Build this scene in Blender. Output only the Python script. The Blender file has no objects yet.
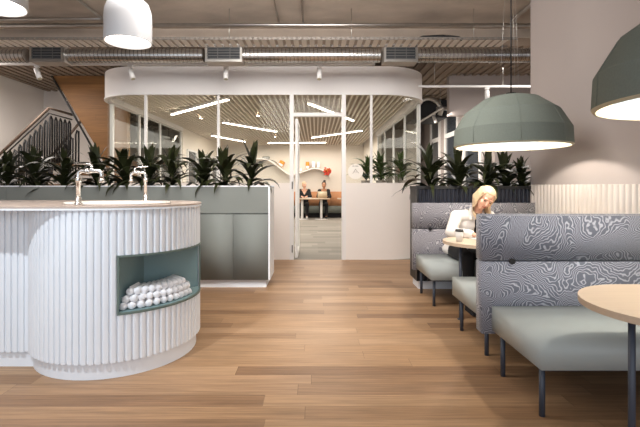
import bpy, bmesh, math, random
from mathutils import Vector, Matrix
R=math.radians; PI=math.pi
S=bpy.context.scene; C=S.collection
F=430.0; VX=316.0; VY=186.0; EYE=1.2
def P(px,py,Y): return Vector(((px-VX)*Y/F, Y, EYE+(VY-py)*Y/F))

# ------------------------------------------------------------------ materials
def lin(c): return c/12.92 if c<=0.04045 else ((c+0.055)/1.055)**2.4
def hexc(h): return tuple(lin(int(h[i:i+2],16)/255) for i in (0,2,4))+(1,)
class NT:
    def __init__(s,m): s.n=m.node_tree.nodes; s.l=m.node_tree.links
    def node(s,t,**k):
        x=s.n.new(t)
        for a,b in k.items(): setattr(x,a,b)
        return x
    def link(s,a,b): s.l.new(a,b)
    def math(s,op,a,b=None,c=None):
        x=s.n.new('ShaderNodeMath'); x.operation=op
        for i,v in enumerate((a,b,c)):
            if v is None: continue
            if isinstance(v,(int,float)): x.inputs[i].default_value=v
            else: s.l.new(v,x.inputs[i])
        return x.outputs[0]
    def mix(s,f,a,b,mode='MIX'):
        x=s.n.new('ShaderNodeMix'); x.data_type='RGBA'; x.blend_type=mode
        for i,v in ((0,f),(6,a),(7,b)):
            if isinstance(v,(int,float)): x.inputs[i].default_value=v
            elif isinstance(v,tuple): x.inputs[i].default_value=v
            else: s.l.new(v,x.inputs[i])
        return x.outputs[2]
def base(name):
    m=bpy.data.materials.new(name); m.use_nodes=True
    t=NT(m); b=t.n['Principled BSDF']; return m,t,b
def mat(name,col,rough=.5,metal=0.,var=.06,scale=8.,bump=0.,bscale=60.,spec=.5,stretch=None):
    m,t,b=base(name); c=hexc(col)
    tc=t.node('ShaderNodeTexCoord'); src=tc.outputs['Object']
    if stretch:
        mp=t.node('ShaderNodeMapping'); mp.inputs['Scale'].default_value=stretch; t.link(src,mp.inputs[0]); src=mp.outputs[0]
    no=t.node('ShaderNodeTexNoise'); no.inputs['Scale'].default_value=scale; no.inputs['Detail'].default_value=4; t.link(src,no.inputs['Vector'])
    lo=tuple(x*(1-var) for x in c[:3])+(1,); hi=tuple(min(1,x*(1+var)) for x in c[:3])+(1,)
    t.link(t.mix(no.outputs[0],lo,hi),b.inputs['Base Color'])
    b.inputs['Roughness'].default_value=rough; b.inputs['Metallic'].default_value=metal
    b.inputs['Specular IOR Level'].default_value=spec
    if bump:
        n2=t.node('ShaderNodeTexNoise'); n2.inputs['Scale'].default_value=bscale; n2.inputs['Detail'].default_value=3; t.link(src,n2.inputs['Vector'])
        bp=t.node('ShaderNodeBump'); bp.inputs['Strength'].default_value=bump; bp.inputs['Distance'].default_value=.01
        t.link(n2.outputs[0],bp.inputs['Height']); t.link(bp.outputs[0],b.inputs['Normal'])
    return m
def emit(name,col,st):
    m,t,b=base(name); b.inputs['Base Color'].default_value=hexc(col)
    b.inputs['Emission Color'].default_value=hexc(col); b.inputs['Emission Strength'].default_value=st
    return m
def planks(name,cols,w,L,rough,along='X',grain=1.,spec=.4,gapdark=.35):
    """timber / carpet planks: random tone per plank, grain along it, dark joints"""
    m,t,b=base(name); tc=t.node('ShaderNodeTexCoord'); sp=t.node('ShaderNodeSeparateXYZ'); t.link(tc.outputs['Object'],sp.inputs[0])
    o={'X':('X','Y'),'Y':('Y','X'),'XZ':('X','Z')}[along]
    u,v=sp.outputs[o[0]],sp.outputs[o[1]]
    row=t.math('FLOOR',t.math('DIVIDE',v,w))
    wn=t.node('ShaderNodeTexWhiteNoise',noise_dimensions='1D'); t.link(row,wn.inputs['W'])
    uu=t.math('ADD',t.math('DIVIDE',u,L),t.math('MULTIPLY',wn.outputs['Value'],7.31))
    col=t.math('FLOOR',uu)
    cb=t.node('ShaderNodeCombineXYZ'); t.link(row,cb.inputs[0]); t.link(col,cb.inputs[1])
    w2=t.node('ShaderNodeTexWhiteNoise',noise_dimensions='3D'); t.link(cb.outputs[0],w2.inputs['Vector'])
    rp=t.node('ShaderNodeValToRGB'); t.link(w2.outputs['Value'],rp.inputs[0])
    e=rp.color_ramp.elements
    while len(e)<len(cols): e.new(.5)
    for i,cx in enumerate(cols): e[i].position=i/(len(cols)-1); e[i].color=hexc(cx)
    # grain
    c2=t.node('ShaderNodeCombineXYZ')
    t.link(t.math('MULTIPLY',u,1.6),c2.inputs[0]); t.link(t.math('MULTIPLY',v,38),c2.inputs[1]); t.link(t.math('MULTIPLY',w2.outputs['Value'],37),c2.inputs[2])
    g=t.node('ShaderNodeTexNoise'); g.inputs['Scale'].default_value=1.5; g.inputs['Detail'].default_value=6; g.inputs['Roughness'].default_value=.62; t.link(c2.outputs[0],g.inputs['Vector'])
    gv=t.math('ADD',1-.5*grain,t.math('MULTIPLY',g.outputs[0],grain))
    fine=t.mix(1.,rp.outputs[0],gv,'MULTIPLY')
    fv=t.math('FRACT',t.math('DIVIDE',v,w)); fu=t.math('FRACT',uu)
    gap=t.math('MAXIMUM',t.math('LESS_THAN',fv,.022),t.math('LESS_THAN',fu,.004/L))
    out=t.mix(t.math('MULTIPLY',gap,gapdark),fine,(.03,.02,.012,1))
    t.link(out,b.inputs['Base Color']); b.inputs['Roughness'].default_value=rough; b.inputs['Specular IOR Level'].default_value=spec
    bp=t.node('ShaderNodeBump'); bp.inputs['Strength'].default_value=.12; bp.inputs['Distance'].default_value=.004
    t.link(t.math('SUBTRACT',g.outputs[0],gap),bp.inputs['Height']); t.link(bp.outputs[0],b.inputs['Normal'])
    return m
def contour(name,dark,light,scale,k):
    """woven fabric with map-like contour lines"""
    m,t,b=base(name); tc=t.node('ShaderNodeTexCoord')
    n=t.node('ShaderNodeTexNoise'); n.inputs['Scale'].default_value=scale; n.inputs['Detail'].default_value=0; n.inputs['Distortion'].default_value=.5
    t.link(tc.outputs['Object'],n.inputs['Vector'])
    nb=t.node('ShaderNodeTexNoise'); nb.inputs['Scale'].default_value=scale*2.7; nb.inputs['Detail'].default_value=1; t.link(tc.outputs['Object'],nb.inputs['Vector'])
    sp=t.node('ShaderNodeSeparateXYZ'); t.link(tc.outputs['Object'],sp.inputs[0])
    ph=t.math('ADD',t.math('MULTIPLY',n.outputs[0],k),t.math('MULTIPLY',nb.outputs[0],k*.13))
    nc=t.node('ShaderNodeTexNoise'); nc.inputs['Scale'].default_value=scale*7; nc.inputs['Detail'].default_value=1; t.link(tc.outputs['Object'],nc.inputs['Vector'])
    ph=t.math('ADD',ph,t.math('MULTIPLY',nc.outputs[0],k*.055))
    ph=t.math('ADD',ph,t.math('ADD',t.math('MULTIPLY',sp.outputs['Z'],30),t.math('MULTIPLY',sp.outputs['X'],9)))
    fr=t.math('FRACT',ph)
    d=t.math('ABSOLUTE',t.math('SUBTRACT',fr,.5))
    mr=t.node('ShaderNodeMapRange'); mr.inputs[1].default_value=.06; mr.inputs[2].default_value=.24; mr.inputs[3].default_value=1; mr.inputs[4].default_value=0; t.link(d,mr.inputs[0])
    n2=t.node('ShaderNodeTexNoise'); n2.inputs['Scale'].default_value=260; t.link(tc.outputs['Object'],n2.inputs['Vector'])
    c=t.mix(mr.outputs[0],hexc(dark),hexc(light))
    c=t.mix(.35,c,n2.outputs[0],'OVERLAY')
    t.link(c,b.inputs['Base Color']); b.inputs['Roughness'].default_value=.9; b.inputs['Sheen Weight'].default_value=.25; b.inputs['Specular IOR Level'].default_value=.2
    return m
def glassmat(name,refl=.10,tint=(.97,.98,.97,1)):
    m=bpy.data.materials.new(name); m.use_nodes=True; t=NT(m); t.n.remove(t.n['Principled BSDF'])
    o=t.n['Material Output']; tr=t.node('ShaderNodeBsdfTransparent'); tr.inputs[0].default_value=tint
    gl=t.node('ShaderNodeBsdfGlossy'); gl.inputs['Roughness'].default_value=.02
    fr=t.node('ShaderNodeFresnel'); fr.inputs[0].default_value=1.5
    mx=t.node('ShaderNodeMixShader'); t.link(t.math('MULTIPLY',fr.outputs[0],refl*10),mx.inputs[0]); t.link(tr.outputs[0],mx.inputs[1]); t.link(gl.outputs[0],mx.inputs[2]); t.link(mx.outputs[0],o.inputs[0])
    return m
M={}
M['bell']=mat('grey_white_enamel','b0b0b2',.45,var=.01)
M['louvre']=mat('grey_louvre','6b6a69',.5,.4)
M['fluted']=mat('ivory_fluted_panel','cbc2bb',.6,var=.01)
def ductmat():
    m,t,b=base('spiral_duct_steel'); tc=t.node('ShaderNodeTexCoord'); sp=t.node('ShaderNodeSeparateXYZ'); t.link(tc.outputs['Object'],sp.inputs[0])
    u=t.math('FRACT',t.math('ADD',t.math('DIVIDE',sp.outputs['X'],.055),t.math('MULTIPLY',sp.outputs['Z'],1.2)))
    ln=t.math('LESS_THAN',u,.16)
    n=t.node('ShaderNodeTexNoise'); n.inputs['Scale'].default_value=9; t.link(tc.outputs['Object'],n.inputs['Vector'])
    c=t.mix(n.outputs[0],hexc('a19f9c'),hexc('dcdbd9')); t.link(t.mix(ln,c,hexc('827f7a')),b.inputs['Base Color'])
    b.inputs['Metallic'].default_value=.95; b.inputs['Roughness'].default_value=.27; return m
M['duct']=ductmat()
M['traydark']=mat('tray_side_steel','77716b',.55,.3)
M['traylight']=mat('tray_slat_steel','d9d2ca',.6,0,var=.08)
M['floor']=planks('oak_boards',['8e6e51','a58362','9a7959','ac8b6b','a07f5f','83644a','a78667'],.13,1.7,.42,'X',1.35,.3)
M['carpet']=planks('carpet_planks',['87837c','9a958d','908b83','a39e95'],.25,1.0,.95,'X',.35,.05,.15)
M['wood']=planks('timber_cladding',['7b5733','8e663f','845e39','966d45'],.12,3.4,.5,'XZ',1.0,.3,.35)
M['table']=mat('pale_oak_veneer','c6b19a',.42,var=.10,scale=3,stretch=(1.2,22,22))
M['white']=mat('white_lacquer','e8ecf1',.42,var=.015)
M['whitewall']=mat('white_painted_plaster','f0e9e3',.85,var=.02,scale=2)
M['warmwall']=mat('cream_painted_plaster','ebe3d8',.85,var=.02,scale=2)
M['greywall']=mat('taupe_painted_plaster','aaa09c',.85,var=.02,scale=1.5)
M['frame']=mat('white_powder_coat','eceae8',.4,var=.01)
M['fascia']=mat('fascia_plasterboard','f0ecea',.8,var=.015,scale=2)
M['concrete']=mat('board_marked_concrete','b6aa9e',.9,var=.42,scale=1.7,bump=.5,bscale=9,stretch=(1,1.8,1))
M['beam']=mat('dark_concrete','a89a8d',.9,var=.2,scale=3)
M['galv']=mat('galvanised_steel','b9b7b3',.32,1.,var=.18,scale=14)
M['galvdull']=mat('dull_galvanised_tray','b4aca4',.55,.25,var=.15,scale=10)
M['grille']=mat('dark_grille','33363a',.5,.3)
M['planter']=mat('sage_grey_laminate','7f8481',.75,var=.02,spec=.2)
M['shadowgap']=mat('shadow_gap','2c2f2d',.8)
M['teal']=mat('teal_lining','7d979a',.55,var=.03)
M['tealdark']=mat('dark_sage_edging','66766f',.5,var=.03)
M['stone']=mat('beige_stone_top','b5a498',.22,var=.10,scale=30)
M['sink']=mat('white_ceramic','e0d9d0',.2,var=.01)
M['chrome']=mat('brushed_chrome','d6d3cf',.22,1.,var=.05,scale=40)
M['towel']=mat('white_terry','f8f8fa',.95,var=.04,scale=60,bump=.5,bscale=220)
M['leather']=mat('sage_grey_vinyl','a9b0ae',.45,var=.04,scale=5,bump=.06,bscale=240)
M['contour']=contour('contour_weave','686b76','b2b4bd',3.0,50)
M['contourwarm']=contour('contour_weave_warm','6a686f','aca8aa',3.0,50)
M['piping']=mat('charcoal_piping','34373f',.8)
M['navy']=mat('navy_fluted_panel','191c27',.36,var=.15,scale=12)
M['black']=mat('black_powder_coat','141416',.5,var=.05)
M['steelblue']=mat('slate_powder_coat','3c4350',.45,var=.05)
M['felt']=mat('green_grey_felt','79817a',.95,var=.12,scale=120,bump=.4,bscale=300,spec=.1)
M['feltin']=mat('blue_grey_felt','748289',.95,var=.1,scale=120,spec=.1)
M['cream']=mat('cream_liner','b7af98',.85,var=.02)
M['leaf']=mat('dracaena_leaf','2b301a',.36,var=.35,scale=6)
M['leaf2']=mat('dracaena_leaf_light','46552f',.42,var=.3,scale=6)
M['stem']=mat('plant_stem','4b4334',.8)
M['soil']=mat('potting_soil','2e261f',.95,var=.3,scale=40)
M['glass']=glassmat('clear_glazing',.011)
M['darkglass']=mat('dark_window_glass','3d4248',.08,var=.1)
M['led']=emit('led_diffuser','fff1dc',14)
M['pendantin']=emit('pendant_diffuser','fff6ea',4.5)
M['bulb']=emit('bulb','ffe9c8',30)
M['downl']=emit('downlight_lens','fff1dc',30)
M['slat']=mat('ceiling_batten','e8dfd2',.7,var=.05,scale=3)
M['slatback']=mat('ceiling_backing','b8a999',.9,var=.06)
M['lining']=mat('ribbed_soffit','958678',.85,var=.15,scale=3,stretch=(1,.3,1))
M['skin']=mat('skin','e0ae94',.5,var=.05)
M['skin2']=mat('skin_tan','bd8a68',.5,var=.05)
M['blonde']=mat('blonde_hair','d3b793',.4,var=.35,scale=20,stretch=(14,14,2))
M['darkhair']=mat('dark_hair','2a211c',.45,var=.3,scale=20)
M['jacket']=mat('white_jacket_cloth','ded8d2',.85,var=.04,scale=8,bump=.6,bscale=16)
M['blackcloth']=mat('black_cloth','1a1a1d',.9,var=.2)
M['lips']=mat('lips','b5655a',.45)
M['eye']=mat('eye_dark','2a1d18',.3)
M['brow']=mat('brow_hair','7a5c38',.8)
M['cup']=mat('white_paper_cup','dedbd6',.6,var=.01)
M['lid']=mat('black_plastic_lid','1c1a19',.4)
M['paper']=mat('white_paper','f3f1ee',.8,var=.01)
M['tan']=mat('tan_upholstery','c98f66',.8,var=.06)
M['greybench']=mat('grey_upholstery','6f746d',.85,var=.06)
M['orange']=mat('orange_cloth_cover','d98f35',.7)
M['red']=mat('red_petals','c2412f',.7,var=.3,scale=30)
M['laptop']=mat('laptop_shell','d9c9ae',.4,.2)
M['pot']=mat('grey_ceramic_pot','a49a90',.6,var=.05)
M['decal']=mat('frosted_decal','f6f1e8',.8,var=.01)
M['ink']=mat('grey_print','b5ada2',.8)
M['inkdark']=mat('dark_print','4b4540',.8)
M['beigeshade']=mat('beige_lamp_shade','b9aa96',.8)
M['rail']=mat('bronze_handrail','6d5c50',.4,.4)
M['tread']=mat('timber_tread','8d6b4d',.6,var=.1)
M['bluegrey']=mat('blue_grey_blind','8d97a3',.8)

# ------------------------------------------------------------------ mesh helpers
class B:
    def __init__(s): s.bm=bmesh.new()
    def box(s,x0,x1,y0,y1,z0,z1,mx=None):
        vs=[s.bm.verts.new(Vector((x,y,z)) if mx is None else mx@Vector((x,y,z))) for x in (x0,x1) for y in (y0,y1) for z in (z0,z1)]
        for f in ((0,1,3,2),(4,6,7,5),(0,4,5,1),(2,3,7,6),(0,2,6,4),(1,5,7,3)): s.bm.faces.new([vs[i] for i in f])
        return s
    def tube(s,pts,r,n=10,cap=True,smooth=True):
        pts=[Vector(p) for p in pts]; rs=r if isinstance(r,(list,tuple)) else [r]*len(pts)
        rings=[]; up=None
        for i,p in enumerate(pts):
            d=(pts[min(i+1,len(pts)-1)]-pts[max(i-1,0)]).normalized()
            if up is None: up=Vector((0,0,1)) if abs(d.z)<.9 else Vector((1,0,0))
            a=d.cross(up).normalized(); b2=a.cross(d).normalized(); up=b2
            rings.append([s.bm.verts.new(p+rs[i]*(math.cos(2*PI*k/n)*a+math.sin(2*PI*k/n)*b2)) for k in range(n)])
        for i in range(len(rings)-1):
            for k in range(n):
                f=s.bm.faces.new((rings[i][k],rings[i][(k+1)%n],rings[i+1][(k+1)%n],rings[i+1][k])); f.smooth=smooth
        if cap:
            s.bm.faces.new(rings[0][::-1]); s.bm.faces.new(rings[-1])
        return s
    def lathe(s,prof,n=32,c=(0,0,0),smooth=True,closed=False,rf=None):
        rings=[]
        for (r,z) in prof:
            rings.append([s.bm.verts.new((c[0]+r*(rf(k) if rf else 1)*math.cos(2*PI*k/n),c[1]+r*(rf(k) if rf else 1)*math.sin(2*PI*k/n),c[2]+z)) for k in range(n)])
        m=len(rings)
        for i in range(m if closed else m-1):
            a,b2=rings[i],rings[(i+1)%m]
            for k in range(n):
                f=s.bm.faces.new((a[k],a[(k+1)%n],b2[(k+1)%n],b2[k])); f.smooth=smooth
        if not closed:
            if prof[0][0]>1e-5: s.bm.faces.new(rings[0][::-1])
            if prof[-1][0]>1e-5: s.bm.faces.new(rings[-1])
        bmesh.ops.remove_doubles(s.bm,verts=s.bm.verts,dist=1e-6)
        return s
    def prism(s,poly,z0,z1,mx=None):
        T=(lambda v:v) if mx is None else (lambda v:mx@v)
        a=[s.bm.verts.new(T(Vector((x,y,z0)))) for x,y in poly]; b2=[s.bm.verts.new(T(Vector((x,y,z1)))) for x,y in poly]
        s.bm.faces.new(a[::-1]); s.bm.faces.new(b2); n=len(a)
        for i in range(n): s.bm.faces.new((a[i],a[(i+1)%n],b2[(i+1)%n],b2[i]))
        return s
    def strip(s,path,z0,z1,th=0.,closed=False,smooth=False):
        """vertical wall along a plan path; th = thickness added to the left of the path"""
        n=len(path); P2=[Vector((p[0],p[1])) for p in path]; off=[]
        for i in range(n):
            a=P2[(i-1)%n] if closed or i>0 else P2[i]; c=P2[(i+1)%n] if closed or i<n-1 else P2[i]
            d=(c-a).normalized(); off.append(P2[i]+th*Vector((-d.y,d.x)))
        def ring(p): return [s.bm.verts.new((p.x,p.y,z)) for z in (z0,z1)]
        A=[ring(p) for p in P2]; D=[ring(p) for p in off] if th else None
        for i in range(n if closed else n-1):
            j=(i+1)%n
            f=s.bm.faces.new((A[i][0],A[j][0],A[j][1],A[i][1])); f.smooth=smooth
            if th:
                f=s.bm.faces.new((D[j][0],D[i][0],D[i][1],D[j][1])); f.smooth=smooth
                s.bm.faces.new((A[i][1],A[j][1],D[j][1],D[i][1])); s.bm.faces.new((A[j][0],A[i][0],D[i][0],D[j][0]))
        if th and not closed:
            s.bm.faces.new((A[0][0],A[0][1],D[0][1],D[0][0])); s.bm.faces.new((A[-1][1],A[-1][0],D[-1][0],D[-1][1]))
        return s
    def ball(s,c,r,mx=None,u=16,v=12):
        m=Matrix.Translation(Vector(c))@(mx or Matrix.Identity(4))@Matrix.Diagonal((*( r if isinstance(r,(tuple,list)) else (r,r,r)),1))
        d=bmesh.ops.create_uvsphere(s.bm,u_segments=u,v_segments=v,radius=1,matrix=m)
        for vt in d['verts']:
            for f in vt.link_faces: f.smooth=True
        return s
    def cap(s,a,b,ra,rb,n=14):
        """closed capsule with taper"""
        a,b=Vector(a),Vector(b); s.ball(a,ra,u=n,v=8); s.ball(b,rb,u=n,v=8)
        s.tube([a,b],[ra,rb],n); return s
    def bev(s,w,seg=3,ang=.5):
        ed=[e for e in s.bm.edges if len(e.link_faces)==2 and e.calc_face_angle(0)>ang]
        bmesh.ops.bevel(s.bm,geom=ed,offset=w,segments=seg,profile=.5,affect='EDGES',clamp_overlap=True)
        for f in s.bm.faces: f.smooth=True
        return s
    def mesh(s,name):
        bmesh.ops.recalc_face_normals(s.bm,faces=s.bm.faces)
        me=bpy.data.meshes.new(name); s.bm.to_mesh(me); s.bm.free(); return me
    def obj(s,name,m,parent=None,world=True):
        return put(name,s.mesh(name),m,parent,world)
def put(name,me,m,parent=None,world=True):
    o=bpy.data.objects.new(name,me); C.objects.link(o)
    for x in (m if isinstance(m,list) else [m]): me.materials.append(M[x])
    if parent is not None:
        o.parent=parent
        if world: o.matrix_parent_inverse=parent.matrix_world.inverted()
    return o
def tag(o,label,cat,group=None,kind=None):
    o['label']=label; o['category']=cat
    if group: o['group']=group
    if kind: o['kind']=kind
    return o
def thing(name,label,cat,loc=(0,0,0),group=None):
    o=bpy.data.objects.new(name,None); o.empty_display_size=.05; C.objects.link(o); o.location=loc
    o.matrix_world=Matrix.Translation(Vector(loc)); return tag(o,label,cat,group)
def struct(o,label=None): 
    o['kind']='structure'
    if label: o['label']=label
    return o
def flat(o,ang=.6):
    """shade smooth with sharp edges above an angle"""
    me=o.data
    for p in me.polygons: p.use_smooth=True
    me.set_sharp_from_angle(angle=ang); return o
ORD=['first','second','third','fourth','fifth','sixth','seventh','eighth','ninth','tenth','eleventh','twelfth','thirteenth','fourteenth','fifteenth','sixteenth']

# ------------------------------------------------------------------ camera, world
cd=bpy.data.cameras.new('camera'); cam=bpy.data.objects.new('camera',cd); C.objects.link(cam)
cam.location=(0,0,EYE); cam.rotation_euler=(R(90),0,0); cd.sensor_width=36; cd.lens=36*F/640
cd.shift_x=4/640; cd.shift_y=-27.5/640; cd.clip_start=.05; cd.clip_end=200; S.camera=cam
w=bpy.data.worlds.new('world'); S.world=w; w.use_nodes=True
bg=w.node_tree.nodes['Background']; bg.inputs[0].default_value=(.80,.88,1,1); bg.inputs[1].default_value=.6
S.view_settings.view_transform='Standard'; S.view_settings.look='None'; S.view_settings.gamma=1; S.view_settings.exposure=.10

# ------------------------------------------------------------------ room shell
ZC=3.45; FY=7.0                      # slab height, front of the glass room
RL,RR,RAD=-3.74,1.90,.80             # glass room sides and corner radius
RB=17.0
WX=2.51                              # right side wall
struct(B().box(-6.4,6,-2,FY,-.05,0).obj('floor','floor'),'oak plank floor with boards running across the view')
struct(B().box(-6.4,6,FY,RB,-.05,0).obj('floor','carpet'),'grey carpet plank floor beyond the glass door')
struct(B().box(-6.4,6,-2,6.15,ZC,ZC+.2).obj('ceiling','concrete'),'bare concrete slab ceiling')
struct(B().box(-6.4,6,6.15,6.5,ZC-.13,ZC+.2).obj('ceiling','beam'),'dark concrete drop beam behind the pipes')
# ribbed soffit beyond
b=B().box(-6.4,6,6.5,RB,ZC,ZC+.2)
x=-6.3
while x<6: b.box(x,x+.07,6.5,RB,ZC-.03,ZC-.0005); x+=.16
struct(b.obj('ceiling','lining'),'ribbed soffit beyond the ductwork')
struct(B().box(-6.5,-6.4,-2,RB,0,ZC).obj('wall_left','whitewall'))
struct(B().box(-6.4,-4.75,10.1,10.25,0,ZC).obj('wall_stair_rear','whitewall'))
struct(B().box(-6.4,6,RB,RB+.1,0,ZC).obj('wall_rear','warmwall'))
struct(B().box(6,6.1,-2,RB,0,ZC).obj('wall_far_right','whitewall'))
struct(B().box(WX,WX+.15,-1.2,5.03,0,ZC).obj('wall_right','greywall'),'plain taupe side wall beside the booths')
struct(B().box(3.6,6,8.65,8.8,0,ZC).obj('wall_corridor_front','greywall'))
struct(B().box(2.68,3.6,8.65,8.8,2.62,ZC).obj('wall_corridor_bulkhead','greywall'))
struct(B().box(3.6,3.7,8.8,RB,0,ZC).obj('wall_corridor_right','greywall'))
def fluted(y0,y1,x,pitch,dep,z0,z1):
    prof=[]; n=int(round((y1-y0)/pitch)); p=(y1-y0)/n
    for i in range(n):
        a=y0+i*p
        for k,(u,d) in enumerate(((0,.15),(.08,.0),(.16,.35),(.26,.75),(.38,.95),(.5,1),(.62,.95),(.74,.75),(.86,.35),(.93,.1))):
            prof.append((x-d*dep,a+u*p))
    prof.append((x,y1)); return prof
pr=fluted(-1.0,5.0,WX-.012,.07,.014,0,1.215)
b=B().strip(pr,0,1.215)
b.box(WX-.0115,WX-.001,-1.0,5.0,0,1.212)
wp=b.obj('trim_1','fluted'); flat(wp,.9); struct(wp,'white fluted dado panelling on the side wall')
# corridor windows
for i,(ya,yb,za,zb) in enumerate(((9.4,10.3,.9,2.5),(9.4,10.3,2.62,3.1),(10.9,11.8,.9,2.5),(10.9,11.8,2.62,3.1),(12.5,13.3,.9,2.5),(12.5,13.3,2.62,3.1))):
    o=struct(B().box(3.585,3.595,ya,yb,za,zb).obj('window_%d'%(i+1),'darkglass'))
    f=B()
    for q in ((ya-.12,ya,za-.058,zb+.058),(yb,yb+.12,za-.058,zb+.058),(ya,yb,za-.058,za),(ya,yb,zb,zb+.058)): f.box(3.55,3.5995,*q)
    f.obj('window_frame','frame',o)

# ------------------------------------------------------------------ glass meeting room
def arc(cx,cy,r,a0,a1,n=14): return [(cx+r*math.cos(a0+(a1-a0)*i/n),cy+r*math.sin(a0+(a1-a0)*i/n)) for i in range(n+1)]
def ring(off,x0=None,x1=None,yl=11.8,yr=13.):
    """plan path of the glass room, left side -> front -> right side, pushed out by off"""
    r=RAD+off
    left=[(RL-off,yl),(RL-off,FY+RAD)]+arc(RL+RAD,FY+RAD,r,PI,1.5*PI)[1:]
    right=arc(RR-RAD,FY+RAD,r,1.5*PI,2*PI)+[(RR+off,yr)]
    return left,right
lf,rt=ring(0)
struct(B().strip(lf+rt,2.70,3.15,.10,smooth=False).obj('trim_2','fascia'),'curved white fascia over the glass meeting room'); flat(bpy.data.objects['trim_2'],.5)
struct(B().strip([(x,y) for x,y in ring(.012)[0]+ring(.012)[1]],2.685,2.715,.02).obj('trim_3','frame')); 
struct(B().prism([(p[0],p[1]) for p in ring(-.11)[0]+ring(-.11)[1]],3.05,3.10).obj('ceiling','fascia'),'unseen light-blocking lid over the meeting room')  # added out of view to block light above the room
dl,dr=P(291.5,0,FY).x,P(344,0,FY).x
struct(flat(B().strip(lf+[(dl,FY)],0,1.25,.09).obj('wall_meeting_left','whitewall'),.5),'low white wall under the glazing left of the door')
struct(flat(B().strip([(dr,FY)]+rt,0,1.25,.09).obj('wall_meeting_right','whitewall'),.5),'low curved white wall under the glazing right of the door')
struct(B().box(RL-.02,RL+.08,11.8,RB,0,ZC).obj('wall_meeting_side_left','warmwall'))
struct(B().box(RR-.02,RR+.08,13.,RB,0,ZC).obj('wall_meeting_side_right','warmwall'))
for i,(ya,yb) in enumerate(((12.2,13.0),(13.2,13.9),(14.1,14.8),(15.0,15.7),(15.9,16.5))):
    o=struct(B().box(RL+.085,RL+.095,ya,yb,.9,2.2).obj('window_%d'%(20+i),'darkglass'))
    f=B()
    for q in ((ya-.05,ya,.85,2.25),(yb,yb+.05,.85,2.25),(ya,yb,.85,.9),(ya,yb,2.2,2.25)): f.box(RL+.0805,RL+.13,*q)
    f.obj('window_frame','frame',o)
# glazing: pane pieces between posts
def pane(i,path,z0=1.252,z1=2.684):
    return struct(flat(B().strip(path,z0,z1,.012).obj('window_%d'%i,'glass'),.5))
def post(i,x,y,z0=1.252,z1=2.684,w=.038,d=.05):
    return struct(B().box(x-w/2,x+w/2,y-d/2,y+d/2,z0,z1).obj('trim_%d'%i,'frame'))
yy=FY+.04
LF,RT=ring(-.04)
pane(7,LF[:2]); pane(8,LF[1:]); pane(9,[LF[-1],(P(218,0,FY).x,yy)]); pane(10,[(P(218,0,FY).x,yy),(dl,yy)])
pane(11,[(dr,yy),(P(371,0,FY).x,yy)]); pane(12,[(P(371,0,FY).x,yy),RT[0]]); pane(13,RT[:-1]); pane(14,RT[-2:])
pane(15,[(dl+.03,yy),(dr-.03,yy)],2.40,2.684)
post(10,P(145,0,FY).x,yy); post(11,P(218,0,FY).x,yy); post(12,P(371.5,0,FY).x,yy)
struct(B().box(dl-.03,dl+.035,FY-.01,FY+.10,0,2.684).obj('trim_13','frame'),'left door post'); 
struct(B().box(dr-.035,dr+.03,FY-.01,FY+.10,0,2.684).obj('trim_14','frame'),'right door post')
struct(B().box(dl+.035,dr-.035,FY,FY+.09,2.335,2.395).obj('trim_15','frame'),'door transom')
post(16,LF[1][0],LF[1][1],w=.06); post(17,RT[-2][0],RT[-2][1],w=.06)
for i,y in enumerate((9.0,10.2,11.75)): post(20+i,RL+.04,y,w=.04)
for i,y in enumerate((9.0,10.3,11.6,12.9)): post(30+i,RR-.04,y,w=.04)
# open door leaf, hinged left, swung inwards
hx=dl+.075; dw=.80
d=struct(B().box(hx-.004,hx+.004,FY+.12+.05,FY+.12+dw-.05,.10,2.26).obj('door_1','glass'),'glass door leaf standing open into the meeting room')
f=B()
for q in ((FY+.12,FY+.17,.01,2.32),(FY+.07+dw,FY+.12+dw,.01,2.32)): f.box(hx-.02,hx+.02,*q)
f.box(hx-.02,hx+.02,FY+.17,FY+.07+dw,.01,.10); f.box(hx-.02,hx+.02,FY+.17,FY+.07+dw,2.26,2.32)
f.obj('door_frame','frame',d)
h=B().box(dl+.0055,dl+.02,FY-.022,FY-.0105,1.15,1.27).obj('door_handle','black',d)
h=B().box(dl+.0055,dl+.02,FY-.022,FY-.0105,.12,.24).obj('door_lock','black',d)
# slatted ceiling inside
CZ=2.78
def inside(y):
    if y<FY+RAD:
        dx=math.sqrt(max(0,RAD**2-(FY+RAD-y)**2)); return RL+RAD-dx+.12,RR-RAD+dx-.12
    return RL+.12,RR-.12
b=B(); x=RL+.15
while x<RR-.12:
    y0=FY+.13
    while not (inside(y0)[0]<=x and x+.03<=inside(y0)[1]): y0+=.02
    b.box(x,x+.026,y0,RB-.02,CZ,CZ+.05); x+=.098
struct(b.obj('ceiling','slat'),'battened ceiling inside the meeting room')
struct(B().prism([(p[0],p[1]) for p in ring(-.13,yl=RB-.02,yr=RB-.02)[0]+ring(-.13,yl=RB-.02,yr=RB-.02)[1]],CZ+.065,CZ+.12).obj('ceiling','slatback'))
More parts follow.
